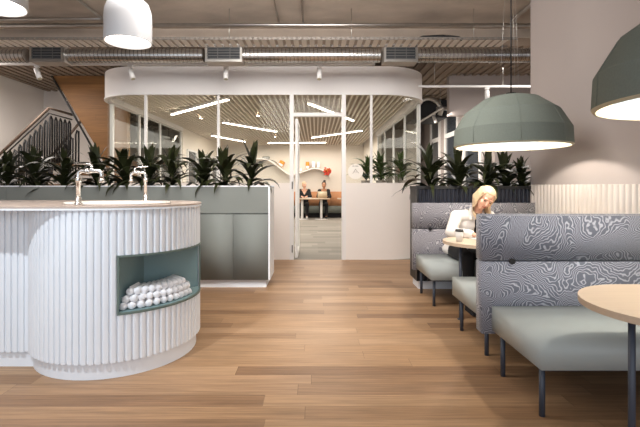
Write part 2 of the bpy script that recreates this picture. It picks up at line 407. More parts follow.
# LED battens
led=[((172,115),(228,100),'pale LED batten nearest the left, slanting up to the right'),((223,123),(276,132),'LED batten in the middle left, slanting down to the right'),
     ((212,136),(245,142),'short LED batten low behind the left glazing, slanting down'),((309,104),(353,121),'LED batten over the doorway slanting down to the right'),
     ((312,138),(362,131),'LED batten behind the door transom slanting up to the right'),((268,143.4),(326,142.8),'level LED batten farthest back near the rear wall')]
for (a,c,lb) in led:
    zb=2.72
    def wp3(p): Y=(zb-EYE)*F/(VY-p[1]); return Vector(((p[0]-VX)*Y/F,Y,zb))
    A,D=wp3(a),wp3(c); L=(D-A).length; mid=(A+D)/2; ang=math.atan2(D.y-A.y,D.x-A.x)
    mx=Matrix.Translation(mid)@Matrix.Rotation(ang,4,'Z')
    t=thing('led_batten','white '+lb if not lb.startswith('pale') else lb,'ceiling light',mid,'LED battens on the slatted ceiling')
    B().box(-L/2,L/2,-.035,.035,0.012,.058,mx).obj('housing','frame',t)
    B().box(-L/2,L/2,-.03,.03,0,.0115,mx).obj('diffuser','led',t)
for (px,py,lb) in ((258,116,'bright'),(201,118.5,'small dimmer'),(275,137,'farther')):
    Y=(2.765-EYE)*F/(VY-py); p=P(px,py,Y)
    t=thing('recessed_downlight','%s round downlight between the LED battens of the slatted ceiling'%lb,'downlight',p,'downlights in the slatted ceiling')
    B().lathe([(.035,0),(.06,0),(.06,.012),(.035,.012)],20,p,closed=True).obj('bezel','frame',t)
    B().lathe([(.034,.003),(.034,.010)],20,p).obj('lens','downl',t)
# frosted round decal on the glass
p=P(355.5,171.5,FY+.035)
t=thing('glass_decal','round frosted sign with a small lamp outline on the glass right of the doorway','sign',p)
mx=Matrix.Translation((p.x,FY+.037,p.z))@Matrix.Rotation(R(90),4,'X')
b=B(); b.prism([(.125*math.cos(a*PI/24),.125*math.sin(a*PI/24)) for a in range(48)],0,.004,mx); b.obj('disc','decal',t)
mx2=Matrix.Translation((p.x,FY+.0325,p.z))@Matrix.Rotation(R(90),4,'X')
b=B()
def stroke(b,a,c,w):
    a,c=Vector(a),Vector(c); d=(c-a).normalized(); nn=Vector((-d.y,d.x))*w/2
    b.prism([tuple(a-nn),tuple(c-nn),tuple(c+nn),tuple(a+nn)],0,.001,mx2)
stroke(b,(0,.04),(-.035,-.02),.008); stroke(b,(0,.04),(.03,-.005),.008); stroke(b,(-.035,-.02),(-.05,-.03),.008); stroke(b,(.03,-.005),(.055,-.028),.008); stroke(b,(-.03,-.008),(.03,-.008),.006)
b.obj('emblem','ink',t)
b=B()
for k in range(8):
    if k!=3: stroke(b,(-.05+k*.0125,.088),(-.042+k*.0125,.088),.011)
b.obj('lettering','inkdark',t)

# ------------------------------------------------------------------ services under the slab
def hbar(name,mt,px0,px1,py,Y,r,label,cat):
    a,c=P(px0,py,Y),P(px1,py,Y); return tag(B().tube([a,c],r,12).obj(name,mt),label,cat)
hbar('sprinkler_pipe','galv',-30,680,25,5.7,.022,'long galvanised pipe running across the concrete ceiling','pipe')
ZP=P(0,25,5.7).z+.05
def pz(px,py): Y=(ZP-EYE)*F/(VY-py); return Vector(((px-VX)*Y/F,Y,ZP))
a=pz(103,19); c=pz(-40,19)
tag(B().tube([c,a+Vector((-.03,0,0)),a,a+Vector((0,-.03,0)),Vector((a.x,3.2,ZP))],.02,10).obj('sprinkler_pipe','galv'),'galvanised pipe turning a corner above the white pendant','pipe')
for px,lb in ((278.8,'left one of the pair of thin conduits crossing the slab mid-ceiling'),(303.4,'right one of the pair of thin conduits crossing the slab mid-ceiling')):
    a=pz(px,25); tag(B().tube([(a.x,3.2,ZP+.04),(a.x,a.y+.05,ZP+.04)],.012,8).obj('conduit','galvdull'),lb,'conduit','conduits under the slab')
a=pz(512,24); tag(B().tube([(a.x,3.2,ZP+.04),(a.x,a.y+.05,ZP+.04)],.025,8).obj('conduit','galvdull'),'thick conduit crossing the slab beside the side wall','conduit','conduits under the slab')
# cable tray (front edge y 39, rear edge y 48)
TY0,TY1=5.30,5.60; TZ=P(0,39.5,TY0).z
t=thing('cable_tray','long perforated cable tray with slatted underside above the round duct','cable tray',(0,5.45,TZ))
x0,x1=-4.6,2.49
b=B()
for y in (TY0,TY1-.012):
    b.box(x0,x1,y,y+.012,TZ,TZ+.012); b.box(x0,x1,y,y+.012,TZ+.022,TZ+.03)
    x=x0
    while x<x1-.03: b.box(x,x+.03,y,y+.012,TZ+.012,TZ+.022); x+=.06
b.obj('side_rail','traydark',t)
b=B(); x=x0+.02
while x<x1-.08: b.box(x,x+.062,TY0+.0125,TY1-.0125,TZ+.001,TZ+.008); x+=.10
b.obj('rungs','traylight',t)
x=-4.2
while x<2.4: B().tube([(x,5.45,TZ+.01),(x,5.45,ZC-.001)],.003,6).obj('hanger','galv',t); x+=1.55
random.seed(4)
cb=tag(B().tube([(1.25,5.42,TZ+.03),(1.35,5.42,TZ+.07),(1.6,5.43,TZ+.085),(1.8,5.44,TZ+.07),(1.9,5.44,TZ+.03)],.022,8).obj('cable_bundle','black'),'black cable bundle humped over the cable tray toward the right','cable')
# spiral duct with grille boxes
DY=6.0; DZ=P(0,55.5,DY).z; DR=.095
def boxx(px): return (px-VX)*DY/F
boxes=[(29,63),(205,242),(384,418)]
segs=[(-60,27,'left end'),(66,204,'left of the middle grille box'),(243.5,380,'right of the middle grille box'),(416.5,531,'right end, behind the felt pendant cord')]
for a,c,lb in segs:
    xa,xb=boxx(a),boxx(c); b=B(); n=int((xb-xa)/.0135); pts=[]; rs=[]
    for i in range(n+1):
        pts.append((xa+(xb-xa)*i/n,DY,DZ)); rs.append(DR+(.006 if i%4==0 else 0))
    xi=[]
    for i in range(n+1):
        xx=pts[i][0]
        if i%4==0: xi+= [(xx-.005,DR),(xx-.004,DR+.005),(xx+.004,DR+.005),(xx+.005,DR)]
    xi=[(xa,DR)]+[q for q in xi if xa+.005<q[0]<xb-.005]+[(xb,DR)]
    b.tube([(q[0],DY,DZ) for q in xi],[q[1] for q in xi],28)
    tag(flat(b.obj('spiral_duct','duct'),.3),'round galvanised spiral duct length, '+lb,'air duct','spiral duct run')
for (a,c),lb in zip(boxes,('leftmost','middle','rightmost')):
    xa,xb=(a-VX)*5.87/F,(c-VX)*5.87/F
    t=thing('grille_box','%s square air grille box let into the spiral duct'%lb,'air vent',((xa+xb)/2,DY,DZ-.12),'grille boxes in the duct')
    f=B(); y0=DY-.13
    for q in ((xa,xa+.03,DZ-.12,DZ+.12),(xb-.03,xb,DZ-.12,DZ+.12),(xa+.03,xb-.03,DZ-.12,DZ-.09),(xa+.03,xb-.03,DZ+.09,DZ+.12)): f.box(q[0],q[1],y0,y0+.03,q[2],q[3])
    f.obj('frame','galv',t)
    B().box(xa,xb,y0+.031,DY+.11,DZ-.12,DZ+.12).obj('plenum','galvdull',t)
    g=B()
    for k in range(5): z=DZ-.075+k*.0375; g.box(xa+.03,xb-.03,y0+.008,y0+.014,z-.006,z+.006)
    for k in range(1,3): xx=xa+(xb-xa)*k/3; g.box(xx-.004,xx+.004,y0+.014,y0+.02,DZ-.09,DZ+.09)
    g.obj('louvres','louvre',t)
    B().box(xa+.03,xb-.03,y0+.024,y0+.0305,DZ-.09,DZ+.09).obj('grille_back','grille',t)
t=thing('duct_cluster','dark duct boxes with a curved flexible pipe in the ceiling void over the corridor','air duct',(2.9,11,3.0))
B().box(2.55,3.35,11,12.2,2.95,3.40).obj('duct_box','grille',t)
B().tube([(2.5+.1*k,10.6,3.25+ .12*math.sin(k*.6)) for k in range(6)]+[(3.1,10.6,3.1),(3.05,10.6,2.95)],.06,12).obj('flexible_pipe','galv',t)
B().box(2.7,3.5,9.6,9.68,2.90,2.97).obj('hanging_bracket','galv',t)
# lighting tracks and spots
TKY=6.35; TKZ=P(0,64,TKY).z
t=thing('lighting_track','long white lighting track crossing in front of the curved fascia','lighting track',(-1.5,TKY,TKZ))
B().box((-20-VX)*TKY/F,(375-VX)*TKY/F,TKY-.02,TKY+.02,TKZ-.018,TKZ+.018).obj('rail','frame',t)
for px in (-5,85,178,272,360): B().tube([((px-VX)*TKY/F,TKY,TKZ+.015),((px-VX)*TKY/F,TKY,ZC-.135)],.005,6).obj('suspension_rod','galv',t)
def spot(p,dirv,label):
    """white cylinder spotlight hanging under p"""
    t=thing('track_spotlight',label,'spotlight',p,'white track spotlights')
    B().box(p.x-.035,p.x+.035,p.y-.018,p.y+.018,p.z-.03,p.z-.001).obj('adapter','frame',t)
    B().tube([(p.x,p.y,p.z-.028),(p.x,p.y,p.z-.075)],.009,8).obj('stem','frame',t)
    d=Vector(dirv).normalized(); a=Vector((p.x,p.y,p.z-.08))-d*.03
    B().tube([a,a+d*.17],.036,18).obj('lamp_head','frame',t)
    B().tube([a+d*.1702,a+d*.1722],.030,18).obj('lens','cream',t)
for px,dv,lb in ((37,(.45,-.2,-1),'leftmost white spotlight on the long track, above the staircase'),(130.5,(.4,-.2,-1),'white spotlight on the long track at the left curve of the fascia'),
        (226,(.05,-.3,-1),'white spotlight on the long track between the two glazing posts'),(319.5,(-.05,-.3,-1),'white spotlight on the long track above the doorway')):
    spot(Vector(((px-VX)*TKY/F,TKY,TKZ-.02)),dv,lb)
ty=6.9; tz=P(0,86.5,ty).z
t=thing('lighting_track','white lighting track right of the glass room, behind the felt pendant','lighting track',(2.5,ty,tz))
B().box((419-VX)*ty/F,3.9,ty-.018,ty+.018,tz-.016,tz+.016).obj('rail','frame',t)
for x in (1.9,3.0,3.8): B().tube([(x,ty,tz+.014),(x,ty,ZC-.031)],.005,6).obj('suspension_rod','galv',t)
spot(Vector(((487-VX)*ty/F,ty,tz-.018)),(0,-.1,-1),'white spotlight on the short right track above the felt pendant')
p=P(434,114,10.); 
t=thing('lighting_track','short white track receding along the corridor','lighting track',(p.x,10.4,p.z+.03))
B().box(p.x-.018,p.x+.018,9.3,12.,p.z+.002,p.z+.034).obj('rail','frame',t)
for y in (9.5,11.8): B().tube([(p.x,y,p.z+.03),(p.x,y,ZC-.035)],.005,6).obj('suspension_rod','galv',t)
spot(Vector((p.x,10.,p.z)),(.3,-.3,-1),'small white spotlight on the corridor track, left of the windows')

# ------------------------------------------------------------------ stair on the left
WY=8.64
poly=[(P(53,74,WY).x,ZC-.035),(RL-.06,ZC-.035),(RL-.06,1.05),(P(118,0,WY).x,1.10),(P(95,145,WY).x,P(95,145,WY).z)]
mxz=Matrix.Translation((0,WY+.15,0))@Matrix.Rotation(R(90),4,'X')
t=thing('stair_flank','timber-clad slanting underside of the upper stair flight at left','stair',(-4.2,WY,1.1))
B().prism(poly,0,.15,mxz).obj('timber_cladding','wood',t)
a=Vector((P(53,74,WY).x,WY,ZC-.04)); c=Vector((P(118,0,WY).x,WY,1.08))
dd=(c-a).normalized(); nn=Vector((-dd.z,0,dd.x))*-.02
b=B(); b.prism([(a.x+nn.x,a.z+nn.z),(a.x-nn.x*.2,a.z-nn.z*.2),(c.x-nn.x*.2,c.z-nn.z*.2),(c.x+nn.x,c.z+nn.z)],.152,.19,mxz); b.obj('edge_trim','black',t)
# lower flight with hairpin balusters
A0=P(-18,171,8.0); A1=P(49,108,8.0)
t=thing('stair_railing','dark bronze stair railing with hairpin balusters rising behind the planter','railing',(A0.x,8,.0))
E1=Vector((A1.x+.0,8.75,A1.z))
B().tube([A0,A1,E1],.028,10).obj('handrail','rail',t)
B().tube([A0-Vector((0,0,.10)),A1-Vector((0,0,.10)),E1-Vector((0,0,.10))],.014,8).obj('sub_rail','black',t)
def hairpin(a,bx,low,parent):
    a,bx=Vector(a),Vector(bx); pts=[Vector((a.x,a.y,low)),a-Vector((0,0,.03))]
    m=(a+bx)/2; 
    pts+=[m+Vector((0,0,.025)),bx-Vector((0,0,.03)),Vector((bx.x,bx.y,low))]
    B().tube(pts,.017,6).obj('baluster','black',parent)
n=13
for i in range(n):
    u=(i+.15)/n; v=(i+.65)/n
    a=A0.lerp(A1,u)-Vector((0,0,.2)); c=A0.lerp(A1,v)-Vector((0,0,.2)); hairpin(a,c,min(a.z,c.z)-1.0 if a.z>1.6 else .6,t)
for i in range(5):
    u=(i+.15)/5; v=(i+.65)/5; a=A1.lerp(E1,u)-Vector((0,0,.17)); c=A1.lerp(E1,v)-Vector((0,0,.17)); hairpin(a,c,1.5,t)
# landing and steps behind the plants
t2=thing('staircase','lower stair flight with timber treads behind the planter','stair',(-5.2,8.4,0))
b=B()
for i in range(8):
    u=i/7; x=A0.x+(A1.x-A0.x)*u; z=.25+(A1.z-1.02-.25)*u
    b.box(x-.02,x+.14,8.05,9.0,z-.04,z)
b.obj('treads','tread',t2)
b=B(); b.prism([(A0.x-.1,.0),(A0.x+.25,.0),(A1.x+.05,A1.z-1.25),(A1.x+.05,A1.z-1.0),(A0.x-.1,.35)],0,.04,Matrix.Translation((0,8.045,0))@Matrix.Rotation(R(90),4,'X')); b.obj('stringer','black',t2)
B().box(A1.x+.06,RL-.1,8.86,9.6,1.42,1.5).obj('landing','tread',t2)
A2=P(46,163,8.82); A3=P(81,121,8.82)
t=thing('stair_railing','second lower handrail slanting up under the timber stair flank','railing',(A2.x,8.82,1.5))
B().tube([A2,A3],.026,10).obj('handrail','rail',t)
for i in range(6):
    u=(i+.1)/6; v=(i+.6)/6; hairpin(A2.lerp(A3,u)-Vector((0,0,.12)),A2.lerp(A3,v)-Vector((0,0,.12)),1.505,t)
for k in range(3):
    q=P((96,106,112)[k],0,8.6) 
# pendant seen through the left glazing
t=thing('pendant_lamp','beige dome pendant hanging far back beyond the left glazing','pendant lamp',(-4.35,12.7,2.3))
B().lathe([(.02,.36),(.12,.34),(.18,.24),(.2,.0),(.19,.0),(.16,.22),(.02,.33)],20,(-4.35,12.7,2.3)).obj('lamp_shade','beigeshade',t)
B().tube([(-4.35,12.7,2.64),(-4.35,12.7,ZC-.03)],.006,6).obj('cord','black',t)

# ------------------------------------------------------------------ sage planter cabinet (left) with plants
CX1=(270-VX)*5.05/F; CY0,CY1=5.05,5.53; CX0=-4.6; CT=1.205
t=thing('planter_cabinet','long sage grey cabinet with white edging and a planting trough on top','planter',(-2.5,CY0,0))
B().box(CX0,CX1-.02,CY0+.022,CY1,.095,.870).obj('carcass','planter',t)
B().box(CX0,CX1-.05,CY0+.05,CY1-.05,0,.094).obj('plinth','white',t)
seam=(233-VX)*5.05/F; wd=CX1-.02-seam; xs=[CX1-.022]
x=CX1-.022
k=0
while x>CX0+.3:
    xa=max(x-wd,CX0); B().box(xa+.004,x-.002,CY0,CY0+.0215,.097,.868).bev(.001,1).obj('door','planter',t); x=xa; k+=1
sx=(6-VX)*5.05/F
for xa,xb in ((CX0,sx-.002),(sx+.002,CX1-.022)):
    B().box(xa,xb,CY0,CY0+.0215,.879,1.19).obj('trough_front','planter',t)
b=B(); b.box(CX0,CX1-.022,CY0+.022,CY0+.035,.879,1.19); b.box(CX0,CX1-.022,CY1-.02,CY1,.879,1.19); b.box(CX0,CX1-.022,CY0+.036,CY1-.021,.871,.9)
b.obj('trough','planter',t)
b=B(); b.box(CX0,CX1,CY0-.002,CY0+.03,1.1905,CT); b.box(CX0,CX1,CY1-.03,CY1,1.1905,CT); b.obj('rim','white',t)
B().box(CX1-.0205,CX1,CY0-.002,CY1,.095,1.19).obj('end_panel','white',t)
B().box(CX0,CX1-.023,CY0+.036,CY1-.021,.901,1.13).obj('soil','soil',t)

def leafgeo(bm,base,az,length,width,el0,droop,rng):
    """strap leaf: rises at el0 and bends down by droop over its length"""
    n=7; p=Vector(base); el=el0; seg=length/n; prev=None
    side=Vector((-math.sin(az),math.cos(az),0)); tw=rng.uniform(-.35,.35)
    for i in range(n+1):
        u=i/n; d=Vector((math.cos(az)*math.cos(el),math.sin(az)*math.cos(el),math.sin(el)))
        up=side.cross(d); s2=(side*math.cos(tw)+up*math.sin(tw))
        wv=width*(.22+.78*math.sin(PI*min(1,.08+.92*u)**.85)**1.0 if u<.5 else math.sin(PI*(.08+.92*u)**.85)+.02) if i<n else .002
        fold=wv*.22
        a,c,e=p-s2*wv/2+up*-fold,p,p+s2*wv/2+up*-fold
        cur=[bm.verts.new(v) for v in (a+up*fold*2*.5*0+up*0,c-up*fold,e)]
        if prev:
            for k in (0,1):
                f=bm.faces.new((prev[k],prev[k+1],cur[k+1],cur[k])); f.smooth=True; f.material_index=0
        prev=cur; p=p+d*seg; el-=droop/n*(.5+u)
    return
def plant(loc,h,spread,seed,label,group,n=26,cat='plant',name='dracaena_plant',mt='leaf'):
    n=int(n*1.5)
    rng=random.Random(seed); t=thing(name,label,cat,loc,group)
    sh=h*.48; lean=Vector((rng.uniform(-.05,.05),rng.uniform(-.03,.03),0))
    B().tube([loc,(loc[0]+lean.x,loc[1]+lean.y,loc[2]+sh)],[.015,.009],8).obj('stem','stem',t)
    b=B(); az0=rng.uniform(0,6.28)
    for i in range(n):
        u=i/(n-1); az=az0+i*2.39996+rng.uniform(-.45,.45)
        c=Vector(loc)+lean*u+Vector((0,0,.03+sh*u**1.2))
        if u>.86: el=R(rng.uniform(66,88)); L=(h-sh)*rng.uniform(.9,1.12); dr=R(rng.uniform(5,35)); wd=rng.uniform(.066,.092)
        elif u>.40: el=R(rng.uniform(35,72)); L=spread*rng.uniform(.75,1.1); dr=R(rng.uniform(60,140)); wd=rng.uniform(.056,.080)
        else: el=R(rng.uniform(12,52)); L=spread*rng.uniform(.8,1.15); dr=R(rng.uniform(60,140)); wd=rng.uniform(.050,.074)
        leafgeo(b.bm,(c.x+.01*math.cos(az),c.y+.01*math.sin(az),c.z),az,L,wd*(.7+.3*h/.5),el,dr,rng)
    o=b.obj('foliage',mt,t); return t
PLX=[8,35,64,97,126,147,172,203,226,251]
PLH=[.50,.58,.52,.58,.55,.57,.57,.52,.55,.64]
for i,(px,h) in enumerate(zip(PLX,PLH)):
    Y=5.28+(.05 if i%2 else -.04)
    plant(((px-VX)*Y/F,Y,1.131),h,.46,10+i,'dark strappy dracaena, %s from the left in the sage planter%s'%(ORD[i],' at its right end' if i==9 else ''),'dracaenas in the sage planter')

# ------------------------------------------------------------------ navy fluted planter wall behind the far booth
NX0=1.165; NX1=WX-.028; NY=4.985
t=thing('planter_wall','navy fluted planter wall behind the far booth','planter',(1.8,NY,0))
pr=[]; p=.048; x=NX0+.02
while x<NX1-.03:
    for u,d in ((0,0),(.12,.0),(.2,.6),(.35,1),(.6,1),(.75,.6),(.85,0)): pr.append((x+u*p,NY-d*.012))
    x+=p
flat(B().strip(pr,.10,1.165).obj('fluted_panel','navy',t),.8)
B().box(NX0,NX1,NY+.001,NY+.04,.10,1.165).obj('backing_panel','navy',t)
B().box(NX0,NX0+.018,NY-.016,NY,.10,1.165).obj('edge_strip','black',t)
B().box(NX0,NX1,NY+.30,NY+.34,.10,1.165).obj('rear_panel','navy',t)
B().box(NX0,NX0+.03,NY+.041,NY+.299,.10,1.165).obj('side_panel','black',t)
B().box(NX0+.031,NX1,NY+.041,NY+.299,.10,1.10).obj('soil','soil',t)
B().box(NX0+.03,NX1,NY+.03,NY+.32,0,.099).obj('plinth','white',t)
b=B(); b.box(NX0-.004,NX1,NY-.02,NY+.05,1.1655,1.2); b.box(NX0-.004,NX1,NY+.29,NY+.34,1.1655,1.2); b.box(NX0-.004,NX0+.04,NY+.0505,NY+.2895,1.1655,1.2); b.obj('rim','black',t)
for i,(px,h,sp) in enumerate(((430,.62,.47),(459,.55,.46),(486,.52,.44),(507,.52,.38),(522,.46,.26))):
    Y=5.16+(.03 if i%2 else -.02); X=(px-VX)*Y/F
    plant((X,Y,1.101),h,sp,40+i,('dark strappy dracaena at the left end of the navy planter','dark dracaena second from the left in the navy planter','dark dracaena in the middle of the navy planter, behind the woman','dark dracaena under the felt pendant in the navy planter','small dark dracaena against the side wall in the navy planter')[i],'dracaenas in the navy planter')

# ------------------------------------------------------------------ booths
BX0,BX1=1.13,WX-.03
def bench(yf,yb,back0,back1,face,label,fab,CX0=1.10,BX0=1.13):
    """yf = free edge of the seat, yb = where it meets the backrest; back0/back1 = backrest faces"""
    t=thing('booth_bench',label,'bench',((BX0+BX1)/2,(yf+yb)/2,0),'upholstered booth benches')
    y0,y1=min(yf,yb),max(yf,yb)
    B().box(BX0,BX1,y0,y1,.275,.428).bev(.032,4).obj('seat','leather',t)
    B().box(BX0+.03,BX1-.03,y0+.04,y1-.02,.255,.2745).obj('seat_frame','steelblue',t)
    b0,b1=min(back0,back1),max(back0,back1)
    fy=b0 if face<0 else b1; ry=b1 if face<0 else b0; i0,i1=(b0,b1-.012) if face<0 else (b0+.012,b1)
    for z0,z1,nm in ((.25,.712,'lower_back_cushion'),(.722,1.007,'upper_back_cushion')):
        o=B().box(CX0,BX1,i0,i1,z0,z1).bev(.05,5).obj(nm,fab,t)
        e=.004
        # piping round the front edge of the cushion
        yq=i0+.016 if face<0 else i1-.016
        def rr(x0,x1,a,c,r):
            pts=[]
            for cx,cz,s in ((x1-r,a+r,-90),(x1-r,c-r,0),(x0+r,c-r,90),(x0+r,a+r,180)):
                for k in range(5): an=R(s+22.5*k); pts.append(Vector((cx+r*math.cos(an),yq,cz+r*math.sin(an))))
            return pts+[pts[0]]
        B().tube(rr(CX0+.006,BX1-.006,z0+.006,z1-.006,.046),.0055,6,cap=False).obj('piping','piping',o)
    yk=i0-.006 if face<0 else i1+.006
    for x in (CX0+.19,BX1-.3):
        B().tube([(x,yk-.012,.717),(x,yk+.012,.717)],.018,12).obj('connector_knob','black',t)
    for x in (BX0+.05,BX1-.06):
        for y in ((y0+.09,y1-.05) if face<0 else (y0+.05,y1-.09)):
            B().tube([(x,y,0),(x,y,.2545)],.015,12).obj('leg','steelblue',t)
bench(4.21,4.865,4.866,4.955,-1,'far booth bench facing the camera, against the navy planter wall','contourwarm')
bench(3.66,3.00,2.999,2.885,1,'middle booth bench turned away, back to back with the nearest bench','contour',1.125,1.16)
bench(2.155,2.765,2.766,2.880,-1,'nearest booth bench with sage seat, beside the large near table','contour',1.068)

def table(cy,label):
    t=thing('booth_table',label,'table',(1.8,cy,0),'pale oak booth tables'); r=.37
    poly=arc(1.54,cy,r,.5*PI,1.5*PI,22)+arc(WX-.08-.12,cy-r+.12,.12,1.5*PI,2*PI,6)+arc(WX-.08-.12,cy+r-.12,.12,0,.5*PI,6)
    b=B(); b.prism(poly,.672,.70); b.bev(.004,2,1.0); flat(b.obj('tabletop','table',t),.6)
    for x in (1.30,2.15): 
        B().tube([(x,cy-.05,.005),(x,cy-.05,.664)],.0135,14).obj('leg','steelblue',t)
        B().box(x-.06,x+.06,cy-.11,cy+.01,.6645,.6715).obj('mounting_plate','steelblue',t)
        B().lathe([(.028,0),(.028,.0048),(.0,.0049)],20,(x,cy-.05,0)).obj('foot','steelblue',t)
table(3.92,'pale oak table with rounded end in the far booth, in front of the woman')
table(1.82,'large pale oak table with rounded end at the right edge, nearest the camera')
# cup and papers on the far table
cx,cy=(459.3-VX)*3.86/F,3.86
t=thing('coffee_cup','white takeaway coffee cup with black lid on the far booth table','cup',(cx,cy,.7005))
B().lathe([(.026,0),(.036,.092),(.033,.092),(.024,.004),(0,.004)],24,(cx,cy,.7005)).obj('cup_body','cup',t)
B().lathe([(.0385,.0925),(.0385,.099),(.034,.101),(.033,.112),(.026,.112),(.026,.109),(0,.109)],24,(cx,cy,.7005)).obj('lid','lid',t)
nb=B().box(-.10,.10,-.14,.14,.0,.008,Matrix.Translation((1.58,3.97,.7005))@Matrix.Rotation(R(12),4,'Z')).bev(.002,1).obj('notebook','paper')
tag(nb,'open white notebook on the far table under the writing woman','notebook')

# ------------------------------------------------------------------ felt dome pendants and their lamps
def dome(c,label,power):
    R0=.50; H=.475
    t=thing('dome_pendant',label,'pendant lamp',c,'green felt dome pendants')
    n=64
    def rf(k):
        ph=(k/n*8+.35)%1; return 1-.028*(1-(2*ph-1)**2*1.0)*0 - .018*(1-abs(2*ph-1))**0.5*-1*0 - .022*(1-math.cos(2*PI*ph))/2*0 + (-.022+.022*math.cos((2*ph-1)*PI/8)/math.cos(PI/8))
    prof=[(R0-.01,0),(R0,.012),(R0*.985,.16),(R0*.80,.32),(R0*.47,.44),(.10,H),(.03,H)]
    o=B().lathe(prof+[(.03,H-.012),(.10,H-.014),(R0*.455,.426),(R0*.78,.31),(R0*.963,.156),(R0-.022,.075),(R0-.03,.0745),(R0-.02,.0)],n,c,closed=True,rf=rf).mesh('lamp_shade')
    o=put('lamp_shade',o,['felt','feltin','cream'],t)
    for p in o.data.polygons:
        ctr=p.center; r=math.hypot(ctr.x-c[0],ctr.y-c[1]); z=ctr.z-c[2]
        inner=p.normal.z<-.02 or (p.normal.x*(ctr.x-c[0])+p.normal.y*(ctr.y-c[1]))<0
        if z<.0755 and inner: p.material_index=2
        elif inner: p.material_index=1
        p.use_smooth=True
    o.data.set_sharp_from_angle(angle=R(18))
    # seams
    b=B()
    for k in range(8):
        an=(k+.65)/8*2*PI; pts=[(c[0]+(r+.0005)*math.cos(an),c[1]+(r+.0005)*math.sin(an),c[2]+z) for r,z in prof[1:6]]
        b.tube(pts,.0025,5)
    b.obj('seams','felt',t)
    B().tube([(c[0],c[1],c[2]+H-.02),(c[0],c[1],c[2]+H+.02)],.045,20).obj('cap','black',t)
    B().tube([(c[0],c[1],c[2]+H+.0205),(c[0],c[1],ZC-.03)],.006,8).obj('cord','black',t)
    b=B()
    for an in (.4,2.5,4.6): b.tube([(c[0]+.1*math.cos(an),c[1]+.1*math.sin(an),c[2]+H-.004),(c[0]+.03*math.cos(an),c[1]+.03*math.sin(an),ZC-.03)],.0015,5)
    b.obj('suspension_wires','galv',t)
    B().tube([(c[0],c[1],ZC-.0295),(c[0],c[1],ZC-.001)],.06,20).obj('ceiling_rose','black',t)
    B().ball((c[0],c[1],c[2]+.345),.03,u=16,v=10).obj('bulb','bulb',t)
    B().tube([(c[0],c[1],c[2]+.37),(c[0],c[1],c[2]+H-.013)],.022,12).obj('lamp_holder','black',t)
    l=bpy.data.lights.new('dome_bulb_light','POINT'); l.energy=power; l.color=(1,.90,.79); l.shadow_soft_size=.05
    lo=bpy.data.objects.new('dome_bulb_light',l); C.objects.link(lo); lo.location=(c[0],c[1],c[2]+.26); lo.parent=t; lo.matrix_parent_inverse=t.matrix_world.inverted()
DP=52
dome(Vector((1.787,3.94,1.556)),'green felt dome pendant over the far booth table',DP)
dome(Vector((1.775,1.85,1.556)),'green felt dome pendant cut by the right edge, over the near table',DP)

# ------------------------------------------------------------------ white bell pendants over the island
def bell(c,label):
    r=.157; t=thing('bell_pendant',label,'pendant lamp',c,'white bell pendants over the island')
    prof=[(r,0),(r,.17),(r*.97,.22),(r*.85,.27),(r*.6,.305),(.03,.32),(.03,.312),(r*.58,.297),(r*.82,.262),(r*.94,.215),(r-.006,.17),(r-.006,0)]
    o=B().lathe(prof,40,c,closed=True).obj('lamp_shade','bell',t); flat(o,.7)
    B().lathe([(0,.035),(r-.008,.035),(r-.008,.045),(0,.045)],32,c).obj('diffuser','pendantin',t)
    B().tube([(c[0],c[1],c[2]+.321),(c[0],c[1],ZC-.03)],.004,6).obj('cord','frame',t)
    B().tube([(c[0],c[1],ZC-.0295),(c[0],c[1],ZC-.001)],.05,16).obj('ceiling_rose','frame',t)
    l=bpy.data.lights.new('bell_light','SPOT'); l.energy=40; l.color=(1,.93,.84); l.spot_size=R(150); l.spot_blend=.4; l.shadow_soft_size=.10
    lo=bpy.data.objects.new('bell_light',l); C.objects.link(lo); lo.location=(c[0],c[1],c[2]+.02); lo.parent=t; lo.matrix_parent_inverse=t.matrix_world.inverted()
bell(Vector((-1.31,3.0,2.2)),'white bell pendant over the rounded end of the island')
bell(Vector((-1.79,2.395,2.2)),'white bell pendant cut off by the top left corner')

# ------------------------------------------------------------------ fluted island counter
IX,IY=-1.455,3.196; IR=.559
t=thing('island_counter','white fluted island counter with a rounded end and stone top','counter',(IX,IY,0))
ZT0,ZT1=.105,1.05; NZ0,NZ1=.40,.765; NA0,NA1=R(-67.4),R(20)
def dflute(pitch,a0,a1,r):
    n=max(1,int(round((a1-a0)*r/pitch))); out=[]
    for i in range(n):
        for u,d in ((0,0),(.10,0),(.17,.011),(.30,.0145),(.64,.0145),(.86,.011),(.93,0)):
            a=a0+(a1-a0)*(i+u)/n; out.append((IX+(r+d)*math.cos(a),IY+(r+d)*math.sin(a)))
    out.append((IX+r*math.cos(a1),IY+r*math.sin(a1))); return out
aL=PI+math.asin((IY-2.845)/IR)                      # where the drum meets the straight front
aE=PI-math.asin((3.52-IY)/IR)
p1=dflute(.043,aL-2*PI,NA0,IR); p2=dflute(.043,NA0,NA1,IR); p3=dflute(.043,NA1,aE,IR)
b=B(); b.strip(p1,ZT0,ZT1); b.strip(p2,ZT0,NZ0); b.strip(p2,NZ1,ZT1); b.strip(p3,ZT0,ZT1)
flat(b.obj('fluted_drum','white',t),.5)
